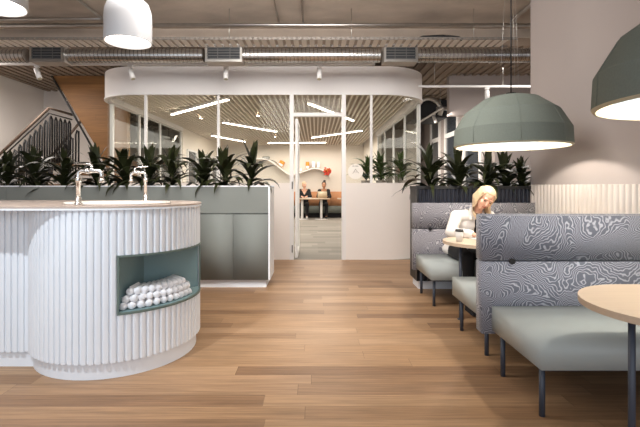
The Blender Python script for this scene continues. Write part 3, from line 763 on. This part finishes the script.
# closed core behind the flutes (so the drum is solid), open at the niche
core=arc(IX,IY,IR-.004,aL-2*PI,NA0,24); core2=arc(IX,IY,IR-.004,NA0,NA1,24); core3=arc(IX,IY,IR-.004,NA1,aE,24)
xl=-3.6; ys=2.845
pr=[]; x=xl
while x<p1[0][0]-.043:
    for u,d in ((0,0),(.10,0),(.17,.011),(.30,.0145),(.64,.0145),(.86,.011),(.93,0)): pr.append((x+u*.043,ys-d))
    x+=.043
pr.append((p1[0][0],ys))
flat(B().strip(pr,ZT0,ZT1).obj('fluted_front','white',t),.5)
B().strip([(xl,3.52),(p3[-1][0],3.52)],ZT0,ZT1,.02).obj('back_panel','white',t)
tr=IR-.016
B().prism([(xl,2.86)]+[q for q in arc(IX,IY,tr,PI+math.asin((IY-2.86)/tr)-2*PI,PI-math.asin((3.5-IY)/tr),48)]+[(xl,3.5)],0,.1045).obj('toe_kick','white',t); flat([o for o in t.children if o.name.startswith('toe_kick')][0],.5)
# niche lining
nd=.30
ca,sa=math.cos,math.sin
A=(IX+IR*ca(NA0),IY+IR*sa(NA0)); Bq=(IX+IR*ca(NA1),IY+IR*sa(NA1))
front=arc(IX,IY,IR+.004,NA0,NA1,28)
b=B()
b.strip([A,(A[0],A[1]+.42),Bq],NZ0+.0125,NZ1-.0125)
b.prism(front+[(A[0],A[1]+.42)],NZ0,NZ0+.012); b.prism(front+[(A[0],A[1]+.42)],NZ1-.012,NZ1)
b.obj('niche_lining','teal',t)
b=B(); b.strip(arc(IX,IY,IR+.0175,NA0,NA1,40),NZ0-.004,NZ0+.010,.012); b.strip(arc(IX,IY,IR+.0175,NA0,NA1,40),NZ1-.009,NZ1+.003,.012)
b.strip(arc(IX,IY,IR+.0175,NA0,NA0+.02,3),NZ0+.0105,NZ1-.0095,.012); b.strip(arc(IX,IY,IR+.0175,NA1-.02,NA1,3),NZ0+.0105,NZ1-.0095,.012)
b.obj('niche_trim','tealdark',t)
# worktop: stadium shape, fully over the recessed straight front
WR=IR+.024
wt=[(xl,IY-WR)]+arc(IX,IY,WR,-.5*PI,.5*PI,48)+[(xl,IY+WR)]
b=B(); b.prism(wt,ZT1+.0005,1.062); flat(b.obj('worktop_edge','white',t),.6)
b=B(); b.prism(wt,1.0622,1.075); flat(b.obj('worktop','stone',t),.6)
# inset oval basin
bc=((117-VX)*3.0/F,3.02,1.0755)
o=tag(B().lathe([(.355,0),(.36,.010),(.352,.014),(.338,.012),(.31,.004),(.05,.002),(0,.002)],56,(0,0,0)).obj('sink_basin','sink'),'shallow round white basin set into the stone island top','sink'); o.location=bc; o.scale=(1,.72,1)
dr_=B().lathe([(.03,.0025),(.03,.005),(0,.006)],20,(0,0,0)).obj('drain','chrome'); dr_.parent=o
def tap(x,y,s,h,reach,label):
    z=1.0755; t=thing('tap',label,'tap',(x,y,z),'exposed pipe taps'); H=h
    B().lathe([(.028,0),(.028,.012),(.018,.016),(.018,.05),(.0155,.052)],20,(x,y,z)).obj('base_flange','chrome',t)
    q=.026; pts=[(x,y,z+.052),(x,y,z+H-q)]
    for k in range(1,6): a=PI/2*k/5; pts.append((x+s*q*(1-ca(a)),y,z+H-q+q*sa(a)))
    pts+=[(x+s*reach*.45,y,z+H-.004),(x+s*(reach-q)*.9,y,z+H)]
    for k in range(0,6): a=PI/2*k/5; pts.append((x+s*(reach-q+q*sa(a)),y,z+H-q*(1-ca(a))))
    pts.append((x+s*reach,y,z+H-.07))
    B().tube(pts,.0125,12).obj('spout','chrome',t)
    for p0,p1,rr_ in (((x,y,z+H-.075),(x,y,z+H-.045),.0175),((x+s*.045,y,z+H-.002),(x+s*.065,y,z+H-.002),.0175),((x+s*reach,y,z+H-.076),(x+s*reach,y,z+H-.052),.016)):
        B().tube([p0,p1],rr_,14).obj('fitting','chrome',t)
    b=B(); b.ball((x+s*.085,y,z+H+.004),(.018,.016,.016)); b.tube([(x+s*.085,y,z+H+.01),(x+s*.085,y,z+H+.032)],.008,10); b.obj('valve','chrome',t)
    B().tube([(x+s*.088,y,z+H+.034),(x+s*.06,y,z+H+.044),(x-s*.02,y,z+H+.046)],[.007,.006,.005],8).obj('lever','chrome',t)
tap((78.3-VX)*2.76/F,2.76,1,.222,.15,'left chrome pipe tap with lever, nearest the camera')
tap((145.5-VX)*3.42/F,3.42,-1,.232,.115,'right chrome pipe tap facing left across the basin')
# rolled towels in the niche
def roll(r,L):
    b=B(); n=18; pr=[]
    b.lathe([(0,-L/2+.004),(r*.3,-L/2+.001),(r*.36,-L/2+.006),(r*.5,-L/2+.001),(r*.62,-L/2+.006),(r*.86,-L/2),(r,-L/2+.008),(r*1.01,0),(r,L/2-.008),(r*.86,L/2),(0,L/2)],n)
    b.box(r*.2,r*.98,-r*1.03,-r*.93,-L/2+.01,L/2-.01)
    return b.mesh('rolled_towel')
L=.165; tm=roll(.0235,L); first=True
rng=random.Random(3); spec=[]
for lay,(a0,a1,n,ins,z) in enumerate(((-64.5,-8,11,.018,0),(-63,-9,11,.026,1),(-60,-12,10,.048,2))):
    for i in range(n): spec.append((lay,i,R(a0+(a1-a0)*i/(n-1)),IR-ins,z,i/(n-1)))
for lay,i,a,rad,zl,u in spec:
    e=Vector((IX+rad*ca(a),IY+rad*sa(a),0)); d=Vector((0,1,0)).lerp(Vector((-.69,.72,0)),u).normalized()
    ctr=e+d*(L/2+rng.uniform(0,.006)*(1-u))
    z=NZ0+.0125+.0237+zl*.0415
    o=bpy.data.objects.new('rolled_towel',tm); C.objects.link(o)
    if first: tm.materials.append(M['towel']); first=False
    zax=-d; xax=Vector((0,0,1)).cross(zax).normalized(); rot=Matrix((xax,zax.cross(xax),zax)).transposed().to_4x4()
    o.matrix_world=Matrix.Translation((ctr.x,ctr.y,z))@rot@Matrix.Rotation(rng.uniform(0,6.28),4,'Z')@Matrix.Diagonal((.96 if lay<2 else .98,.96 if lay<2 else .98,1,1))
    tag(o,'white rolled hand towel, %s from the left in the %s row of the niche pile'%(ORD[i],('bottom','second','topmost')[lay]),'towel','rolled towels in the niche')

# ------------------------------------------------------------------ far end of the meeting room
t=thing('banquette','long tan and grey banquette bench along the rear wall','bench',(-.2,16.6,0))
B().box(-2.6,1.6,16.2,16.85,.18,.43).bev(.03,2).obj('seat','greybench',t)
x=-2.6
while x<1.5: B().box(x+.005,x+1.045,16.851,16.97,.40,.98).bev(.03,2).obj('back_cushion','tan',t); x+=1.05
B().box(-2.55,1.55,16.3,16.9,0,.179).obj('plinth','blackcloth',t)
def ftable(x0,x1,y0,y1,label,legs):
    t=thing('cafe_table',label,'table',((x0+x1)/2,(y0+y1)/2,0))
    B().box(x0,x1,y0,y1,.72,.76).bev(.006,1).obj('tabletop','table',t)
    for x in legs:
        B().tube([(x,(y0+y1)/2,.01),(x,(y0+y1)/2,.7195)],.045,14).obj('leg','frame',t)
        B().lathe([(.24,0),(.24,.008),(.05,.0095)],24,(x,(y0+y1)/2,0)).obj('foot','frame',t)
ftable(-.62,.50,15.25,15.85,'oak topped table with white legs where the two people sit',(-.50,.19))
ftable(.78,1.5,15.25,15.85,'small oak topped table partly hidden by the right door post',(1.1,))
# wavy wall shelf
def cr(pts,n=8):
    out=[]
    for i in range(len(pts)-1):
        p0,p1,p2,p3=pts[max(i-1,0)],pts[i],pts[i+1],pts[min(i+2,len(pts)-1)]
        for k in range(n):
            u=k/n; out.append(.5*((2*p1)+(p2-p0)*u+(2*p0-5*p1+4*p2-p3)*u*u+(3*p1-p0-3*p2+p3)*u**3))
    return out+[pts[-1]]
wv=cr([P(x,y,16.75) for x,y in ((255,159),(262,159),(270,161),(280,168),(289.5,174.5),(299,173),(314,168.5),(324,171),(330,177))])
b=B(); n=len(wv); th=.05
V=[]
for i,p in enumerate(wv):
    d=(wv[min(i+1,n-1)]-wv[max(i-1,0)]).normalized(); nn=Vector((-d.z,0,d.x))*th/2
    V.append([b.bm.verts.new((q.x,y,q.z)) for q in (p+nn,p-nn) for y in (16.62,16.985)])
for i in range(n-1):
    a,c=V[i],V[i+1]
    for k in ((0,1),(1,3),(3,2),(2,0)): b.bm.faces.new((a[k[0]],a[k[1]],c[k[1]],c[k[0]]))
b.bm.faces.new([V[0][k] for k in (0,1,3,2)]); b.bm.faces.new([V[-1][k] for k in (0,2,3,1)])
tag(b.obj('wave_shelf','whitewall'),'white wave-shaped shelf on the rear wall above the banquette','shelf')
def atop(px): 
    X=(px-VX)*16.75/F; return min(wv,key=lambda q:abs(q.x-X)).z+th/2
def bk(px,wpx,hpx,mt,label,cat='book',tilt=0,name='book'):
    X=(px-VX)*16.75/F; w=wpx*16.75/F; h=hpx*16.75/F; z=atop(px)+.012+abs(math.sin(tilt))*w*.5
    mx=Matrix.Translation((X,16.8,z))@Matrix.Rotation(tilt,4,'Y')
    t=thing(name,label,cat,(X,16.8,z))
    B().box(-w/2,w/2,-.09,.09,0,h,mx).bev(.006,1).obj('cover' if name=='book' else 'box_body',mt,t)
    B().box(-w/2+.012,w/2-.012,-.094,-.0905,.012,h*.42,mx).obj('spine_label' if name=='book' else 'box_label','paper',t)
bk(280,5,5.5,'orange','orange book tilted on the falling slope of the wave shelf',tilt=R(32))
bk(307.5,3.4,7,'orange','orange book standing near the crest of the wave shelf')
bk(301,2.4,3,'paper','small white box low beside the orange book on the wave shelf','box',name='storage_box',tilt=R(-12))
bk(313.5,3.4,6,'paper','white box at the crest of the wave shelf','box',name='storage_box')
bk(318.5,3,6,'paper','white box just right of the crest of the wave shelf','box',name='storage_box')
bk(266,7,2,'greybench','flat dark grey box at the left end of the wave shelf','box',name='storage_box')
p=Vector(((327.6-VX)*16.6/F,16.55,EYE+(VY-171.5)*16.6/F))
t=thing('paper_flower','red paper flower cluster hung at the right end of the wave shelf','decoration',p)
b=B(); rng=random.Random(9)
for i in range(34): b.ball(p+Vector((rng.uniform(-.13,.13),rng.uniform(-.06,.05),rng.uniform(-.14,.14))),(rng.uniform(.03,.06),.03,rng.uniform(.03,.06)),Matrix.Rotation(rng.uniform(0,3),4,'Y'),8,6)
b.obj('petals','red',t)
b=B()
for i in range(6): q=p+Vector((rng.uniform(-.1,.1),-.09,rng.uniform(-.1,.1))); b.ball(q,.022,u=8,v=6)
b.obj('blossom_centres','orange',t)
# plants on a low white cabinet behind the right glazing
t=thing('low_cabinet','low white cabinet behind the curved wall, carrying potted plants','cabinet',(1.35,8.6,0))
B().box(.85,1.74,8.2,8.62,.05,1.10).bev(.004,1).obj('carcass','white',t); B().box(.88,1.70,8.24,8.58,0,.049).obj('plinth','shadowgap',t)
for x in (.862,1.302): B().box(x,x+.43,8.18,8.1995,.07,1.08).obj('door','white',t)
B().box(.84,1.75,8.17,8.63,1.1005,1.12).obj('top','white',t)
for i,(px,lb) in enumerate(((366,'left'),(381,'middle'),(403,'right'))):
    Y=8.4; X=(px-VX)*Y/F; z=1.1205
    pt=thing('plant_pot','grey ceramic pot holding the %s plant on the low cabinet'%lb,'pot',(X,Y,z),'pots behind the right glazing')
    B().lathe([(.07,0),(.10,.19),(.09,.19),(.085,.165),(0,.165)],24,(X,Y,z)).obj('pot_body','pot',pt)
    B().lathe([(.086,.1655),(0,.170)],20,(X,Y,z)).obj('soil','soil',pt)
    plant((X,Y,z+.171),(.50,.58,.58)[i],.42,70+i,'green dracaena, %s of the three in pots behind the right glazing'%lb,'potted dracaenas behind the glazing',n=28,mt='leaf2')
# white columns and blind beyond the right glazing
struct(B().box(3.0,3.35,14.2,14.5,0,ZC-.03).obj('trim_40','warmwall'),'white column beyond the right glazing')

# ------------------------------------------------------------------ people
def remesh(b,name,mt,vox,parent=None,smooth=6,cut=None,world=True):
    me=b.mesh(name); o=bpy.data.objects.new(name,me); C.objects.link(o)
    m=o.modifiers.new('r','REMESH'); m.mode='VOXEL'; m.voxel_size=vox; m.use_smooth_shade=True
    if smooth:
        s=o.modifiers.new('s','SMOOTH'); s.factor=.5; s.iterations=smooth
    dg=bpy.context.evaluated_depsgraph_get(); dg.update()
    nm=bpy.data.meshes.new_from_object(o.evaluated_get(dg)); o.modifiers.clear(); o.data=nm; bpy.data.meshes.remove(me); nm.name=name
    if cut:
        bm=bmesh.new(); bm.from_mesh(nm); bmesh.ops.delete(bm,geom=[v for v in bm.verts if cut(v.co)],context='VERTS'); bm.to_mesh(nm); bm.free()
    for p in nm.polygons: p.use_smooth=True
    nm.materials.clear(); nm.materials.append(M[mt])
    if parent: o.parent=parent
    return o
def hand(b,wrist,d,up,s=1.,curl=.5,left=False):
    """palm, four bent fingers and a side thumb; d = pointing direction, up = back of the hand"""
    d=Vector(d).normalized(); up=Vector(up); up=(up-d*up.dot(d)).normalized(); sd=d.cross(up).normalized()*(1 if left else -1)   # towards the thumb
    w=Vector(wrist)
    for k,o in enumerate((-.027,-.009,.009,.027)): b.cap(w+d*.012*s+sd*o*.7*s,w+d*.085*s+sd*o*s,.0135*s,.0115*s,8)
    for o,L in ((-.030,.058),(-.010,.072),(.010,.078),(.030,.070)):
        p=w+d*.085*s+sd*o*s; dd=d; r=.0088*s
        for q in range(3):
            dd=(dd-up*curl*.55).normalized(); n=p+dd*L*s*(.45,.32,.26)[q]; b.cap(p,n,r,r*.9,8); p=n; r*=.9
    p=w+d*.028*s+sd*.03*s; dd=(d*.75+sd*.75-up*.15).normalized(); n=p+dd*.042*s; b.cap(p,n,.0125*s,.0105*s,8)
    dd=(dd*.7+d*.5-up*.2).normalized(); b.cap(n,n+dd*.034*s,.0105*s,.0085*s,8)
def head(b,c,mx,s=1.):
    """skull, jaw, nose, brow, cheeks, ears; face looks along local -Y"""
    T=lambda x,y,z: Vector(c)+mx@(Vector((x,y,z))*s)
    m4=mx.to_4x4()
    b.ball(T(0,.012,.035),(.074*s,.092*s,.082*s),m4,20,16)
    b.ball(T(0,-.018,-.02),(.062*s,.072*s,.088*s),m4,18,14)
    b.ball(T(0,-.048,-.082),(.030*s,.030*s,.026*s),m4,12,10)
    b.cap(T(0,-.086,.012),T(0,-.104,-.022),.008*s,.012*s,8)
    for q in (-1,1):
        b.ball(T(q*.034,-.062,-.022),(.026*s,.022*s,.024*s),m4,12,8)
        b.ball(T(q*.030,-.077,.030),(.026*s,.011*s,.008*s),m4,10,8)
        b.ball(T(q*.076,.010,-.004),(.010*s,.018*s,.030*s),m4,10,8)
    b.ball(T(0,-.082,-.052),(.022*s,.010*s,.010*s),m4,10,8)
    return T
def face(T,mx,s,o,brow):
    m4=mx.to_4x4()
    for q in (-1,1): B().ball(T(q*.031,-.0790,.010),(.0125*s,.006*s,.0052*s),m4,10,8).obj('eye','eye',o)
    for q in (-1,1): B().cap(T(q*.017,-.0895,.030),T(q*.046,-.0775,.030),.0032*s,.0022*s,8).obj('eyebrow',brow,o)
    b=B(); b.cap(T(-.018,-.0885,-.052),T(.018,-.0885,-.052),.0042*s,.0042*s,8); b.ball(T(0,-.0915,-.055),(.012*s,.004*s,.005*s),m4,10,8); b.obj('lips','lips',o)

# woman at the far booth table
HC=P(485,198.5,4.31)
fwd=Vector((-.10,-.84,-.50)).normalized(); upv=Vector((.44,-.40,.82)); upv=(upv-fwd*upv.dot(fwd)).normalized()
lat=(-fwd).cross(upv).normalized()                       # local x
HM=Matrix((lat,-fwd,upv)).transposed()
HS=.98
hip=Vector((1.57,4.64,.54)); ch=Vector((1.60,4.50,.80)); nk=Vector((1.645,4.43,.965))
shR,elR,wrR=Vector((1.452,4.45,.885)),Vector((1.345,4.30,.735)),Vector((1.50,4.10,.735))
shL,elL,wrL=Vector((1.79,4.46,.885)),Vector((1.90,4.30,.735)),Vector((1.72,4.09,.735))
hpR,hpL=Vector((1.49,4.62,.515)),Vector((1.66,4.62,.515)); knR,knL=Vector((1.47,4.17,.505)),Vector((1.67,4.16,.505))
anR,anL=Vector((1.47,4.10,.085)),Vector((1.68,4.08,.085))
def torso(b,g=0.):
    m=Matrix.Identity(4)
    b.ball(hip,(.165+g,.115+g,.11+g)); b.ball(hip.lerp(ch,.5)+Vector((0,0,0)),(.135+g,.095+g,.17+g)); b.ball(ch,(.158+g,.105+g,.14+g))
    b.cap(shR,shL,.048+g,.048+g); b.cap(nk-Vector((0,0,.07)),shR,.05+g,.046+g); b.cap(nk-Vector((0,0,.07)),shL,.05+g,.046+g); b.cap(ch+Vector((0,-.01,.06)),nk-Vector((0,0,.04)),.085+g,.05+g)
def arms(b,g=0.,end=1.):
    for s0,e0,w0 in ((shR,elR,wrR),(shL,elL,wrL)):
        b.cap(s0,e0,.046+g,.038+g); b.cap(e0,e0.lerp(w0,end),.038+g,(.026+g)if end==1 else .030+g)
def legs(b,g=0.,end=1.):
    for h0,k0,a0 in ((hpR,knR,anR),(hpL,knL,anL)):
        b.cap(h0,k0,.080+g,.056+g); b.cap(k0,k0.lerp(a0,end),.054+g,.036+g)
b=B(); torso(b); arms(b); legs(b)
b.cap(nk-Vector((0,0,.05)),HC+HM@Vector((0,.03,-.05)),.050,.048)
T=head(b,HC,HM,HS)
hand(b,wrR,(.72,-.66,-.06),(0,0,1),.95,.35,left=False); hand(b,wrL,(-.66,-.55,-.02),(0,0,1),.95,.6,left=True)
for a0 in (anR,anL): b.cap(a0+Vector((0,.03,-.045)),a0+Vector((0,-.15,-.055)),.034,.026)
woman=remesh(b,'person','skin',.0055,smooth=3)
tag(woman,'person with long blonde hair in a white jacket, writing at the far booth table','person')
face(T,HM,HS,woman,'brow')
def vopen(co):                                        # open jacket front: V from collar down to the lap
    f=(co.z-.44)/.52; cx=1.575+ (co.z-.5)*.16
    return co.z>.93 and (co-nk).length<.075 or (co.y<4.50 and abs(co.x-cx-.055)<.016+.060*max(0,f) and co.z>.47 and (co-elR).length>.1)
b=B(); torso(b,.016); arms(b,.014,.86)
b.ball(hip+Vector((0,.01,-.02)),(.205,.14,.085))
for q in range(9): 
    an=R(150+q*15); 
jk=remesh(b,'jacket','jacket',.008,woman,smooth=4,cut=vopen)
m=jk.modifiers.new('sol','SOLIDIFY'); m.thickness=.006; m.offset=0
# collar and folds
b=B()
for q in (-1,1):
    base_=nk+Vector((q*.055,-.01,-.005)); b.cap(base_,nk+Vector((q*.075-.005+.05*(q<0)*0,-.075,-.10)),.018,.014,8); b.cap(base_,nk+Vector((q*.03,.055,.0)),.018,.018,8)
remesh(b,'collar','jacket',.006,jk,smooth=3)
for u in (.25,.42,.6,.78):
    c0=shR.lerp(elR,u); b=B().cap(c0+Vector((-.045,-.040,.014)),c0+Vector((.045,-.046,-.018)),.011,.007,8); remesh(b,'sleeve_fold','jacket',.005,jk,smooth=4)
for u in (.2,.4,.62):
    c0=elR.lerp(wrR,u); b=B().cap(c0+Vector((-.02,-.05,.02)),c0+Vector((.035,-.045,-.018)),.010,.007,8); remesh(b,'sleeve_fold','jacket',.005,jk,smooth=4)
b=B(); torso(b,.010); 
remesh(b,'top','blackcloth',.009,woman,smooth=3,cut=lambda c:c.z>.93 or c.z<.46)
b=B(); legs(b,.010,.93); b.ball(hip+Vector((0,-.0,-.03)),(.182,.13,.10)); remesh(b,'trousers','blackcloth',.009,woman,smooth=3)
for a0 in (anR,anL):
    b=B(); b.cap(a0+Vector((0,.03,-.046)),a0+Vector((0,-.155,-.056)),.040,.029); b.box(a0.x-.034,a0.x+.034,a0.y-.16,a0.y+.06,.001,.018)
    remesh(b,'shoe','blackcloth',.006,woman,smooth=2)

# hair: cap plus long strands falling with gravity
rng=random.Random(5)
b=B(); TH=lambda x,y,z: HC+HM@(Vector((x,y,z))*HS)
b.ball(TH(0,.022,.042),(.087*HS,.096*HS,.088*HS),HM.to_4x4(),24,18)
b.ball(TH(0,.05,-.02),(.080*HS,.066*HS,.10*HS),HM.to_4x4(),20,14)
for q in range(46):
    u=q/45; an=R(-38+256*u)       # round the head from one temple behind to the other
    r0=.084; st=TH(r0*math.cos(an),.025+.088*math.sin(an),.035+rng.uniform(-.02,.03))
    e2=TH(.092*math.cos(an),.028+.094*math.sin(an),-.05)
    side=math.cos(an)
    L=rng.uniform(.20,.27) if side>0 else rng.uniform(.14,.20)
    dn=Vector((.03*side+.02,-.05 if side>0 else .02,-1))
    e3=e2+dn*L*.5; e4=e2+dn*L+Vector((rng.uniform(-.01,.01),rng.uniform(-.01,.01),0))
    b.tube([TH(.03*math.cos(an),.02,.115),st,e2,e3,e4],[.010,.013,.013,.012,.004],7)
def hcut(c):
    l=HM.transposed()@(c-HC)/HS
    return l.y<-.03 and abs(l.x+.004)<.058-.28*max(0,l.z-.035) and -.16<l.z<.082
hr=remesh(b,'hair','blonde',.0055,woman,smooth=2,cut=hcut)
m=hr.modifiers.new('sol','SOLIDIFY'); m.thickness=.004; m.offset=-.5
pn=tag(B().tube([(1.585,4.02,.7145),(1.615,4.085,.80)],[.002,.004],8).obj('pen','black'),'slim dark pen in the writing hand of the woman','pen')

# two people at the back table
def sitter(x,y,hairm,skin,label,bun,lean,rt):
    hip=Vector((x,y,.52)); ch=Vector((x+lean*.5,y-.07,.86)); nk=Vector((x+lean,y-.10,1.08)); hc=Vector((x+lean*1.1,y-.13,1.235))
    shs=[Vector((x+lean+q*.17,y-.07,1.02)) for q in (-1,1)]; els=[Vector((x+lean+q*.235,y-.2,.80)) for q in (-1,1)]; wrs=[Vector((x+lean+q*.09,y-.44,.81)) for q in (-1,1)]
    kns=[Vector((x+q*.11,y-.46,.50)) for q in (-1,1)]; hps=[Vector((x+q*.09,y-.02,.50)) for q in (-1,1)]; ans=[Vector((x+q*.10,y-.40-.10*q,.09)) for q in (-1,1)]
    def tor(b,g=0.):
        b.ball(hip,(.17+g,.12+g,.12+g)); b.ball(hip.lerp(ch,.5),(.14+g,.10+g,.18+g)); b.ball(ch,(.165+g,.11+g,.15+g)); b.cap(shs[0],shs[1],.055+g,.055+g)
    def arm(b,g=0.,e=1.):
        for k in (0,1): b.cap(shs[k],els[k],.05+g,.04+g); b.cap(els[k],els[k].lerp(wrs[k],e),.04+g,.03+g)
    def leg(b,g=0.,e=1.):
        for k in (0,1): b.cap(hps[k],kns[k],.08+g,.058+g); b.cap(kns[k],kns[k].lerp(ans[k],e),.056+g,.038+g)
    mxr=Matrix.Rotation(R(rt),3,'Z')
    b=B(); tor(b); arm(b); leg(b); b.cap(nk-Vector((0,0,.06)),hc-Vector((0,-.02,.05)),.052,.05); Tt=head(b,hc,mxr,1.)
    for k in (0,1):
        hand(b,wrs[k],((.3,-.9,-.1),(-.3,-.9,-.1))[k],(0,0,1),1,.5,left=(k==1)); b.cap(ans[k]+Vector((0,.03,-.045)),ans[k]+Vector((0,-.16,-.055)),.036,.028)
    o=remesh(b,'person',skin,.012,smooth=2); tag(o,label,'person'); face(Tt,mxr,1.,o,'brow' if hairm=='blonde' else 'darkhair')
    b=B(); tor(b,.016); arm(b,.014,.8); remesh(b,'top','blackcloth',.014,o,smooth=3,cut=lambda c:(c-nk).length<.075 or (c.y<y-.1 and abs(c.x-nk.x)<.06*(c.z-.88)/.1 and c.z>.88))
    b=B(); leg(b,.014,.92); b.ball(hip-Vector((0,0,.03)),(.185,.135,.10)); remesh(b,'trousers','blackcloth',.014,o,smooth=2)
    for k in (0,1):
        b=B(); b.cap(ans[k]+Vector((0,.03,-.046)),ans[k]+Vector((0,-.165,-.054)),.042,.031)
        remesh(b,'shoe','blackcloth' if bun else 'paper',.009,o,smooth=1)
    b=B(); b.ball(hc+mxr@Vector((0,.03,.05)),(.088,.092,.088),None,20,14); b.ball(hc+mxr@Vector((0,.05,-.01)),(.080,.062,.085))
    if bun: b.ball(hc+Vector((.02,.03,.155)),(.05,.05,.045))
    else: b.ball(hc+mxr@Vector((0,.09,.03)),(.05,.05,.06))
    inv=mxr.transposed()
    remesh(b,'hair',hairm,.010,o,smooth=2,cut=lambda c:((inv@(c-hc)).y<-.035 and (inv@(c-hc)).z<.085))
sitter((304.3-VX)*16.1/F,16.42,'blonde','skin','seated person with tied blonde hair in black at the left of the back table',False,-.0,25)
sitter((323.5-VX)*16.1/F,16.42,'darkhair','skin2','seated person with a dark hair bun in black, behind the open laptop',True,.02,0)
X=(322.3-VX)*15.6/F
t=thing('laptop','open pale laptop seen from behind on the back table','laptop',(X,15.6,.7605))
B().box(X-.17,X+.17,15.56,15.8,.7605,.775).bev(.003,1).obj('keyboard_base','laptop',t)
B().box(X-.17,X+.17,-.006,.006,0,.23,Matrix.Translation((0,15.55,.777))@Matrix.Rotation(R(12),4,'X')).bev(.003,1).obj('screen_lid','laptop',t)
tag(B().box((309-VX)*15.5/F-.1,(309-VX)*15.5/F+.1,15.42,15.62,.7605,.775).bev(.003,1).obj('paper_stack','paper'),'stack of white papers in front of the blonde person on the back table','paper')

# ------------------------------------------------------------------ lighting of the place, with unseen fill lamps added
def area(name,loc,rot,sx,sy,e,col):
    l=bpy.data.lights.new(name,'AREA'); l.shape='RECTANGLE'; l.size=sx; l.size_y=sy; l.energy=e; l.color=col
    o=bpy.data.objects.new(name,l); C.objects.link(o); o.location=loc; o.rotation_euler=rot; return o
def spotl(name,loc,tgt,e,size,col,blend=.5,rad=.04):
    l=bpy.data.lights.new(name,'SPOT'); l.energy=e; l.spot_size=R(size); l.spot_blend=blend; l.color=col; l.shadow_soft_size=rad
    o=bpy.data.objects.new(name,l); C.objects.link(o); o.location=loc; o.rotation_euler=(Vector(tgt)-Vector(loc)).to_track_quat('-Z','Y').to_euler(); return o
area('meeting_room_led_light',(-.9,10.5,2.66),(0,0,0),4.2,5.5,150,(1,.93,.85))
area('meeting_room_led_light',(-.6,14.8,2.66),(0,0,0),4.2,3.5,115,(1,.92,.83))
area('stair_hall_light',(-5.3,7.0,3.2),(0,0,0),1.2,2.0,55,(1,.92,.86))
area('corridor_fill_light',(2.5,10.5,2.5),(0,R(-40),0),.6,4.,60,(1,.90,.80))  # unseen lamp, kept low to brighten the corridor wall
area('corridor_fill_light',(3.4,6.9,3.1),(0,0,0),1.0,1.6,40,(1,.93,.86))  # unseen lamp added to brighten the dim space behind the navy planter
area('window_daylight',(-.5,-1.9,1.75),(R(90),0,0),9,3.0,95,(.86,.92,1))
area('fascia_fill_light',(-.35,2.9,3.1),(R(72),0,R(2)),2.2,1.0,140,(1,.95,.90))  # unseen area lamp without a fixture, added to lift the fascia and low walls
spotl('ceiling_spot_light',(-1.9,.9,3.35),(-1.6,2.75,.55),275,62,(.86,.93,1),.8,.03)
for px in (37,130.5,226,319.5): 
    x=(px-VX)*TKY/F; spotl('track_spot_light',(x,TKY-.12,TKZ-.36),(x+.1,6.9,.9),26,95,(1,.9,.82),.9,.05)
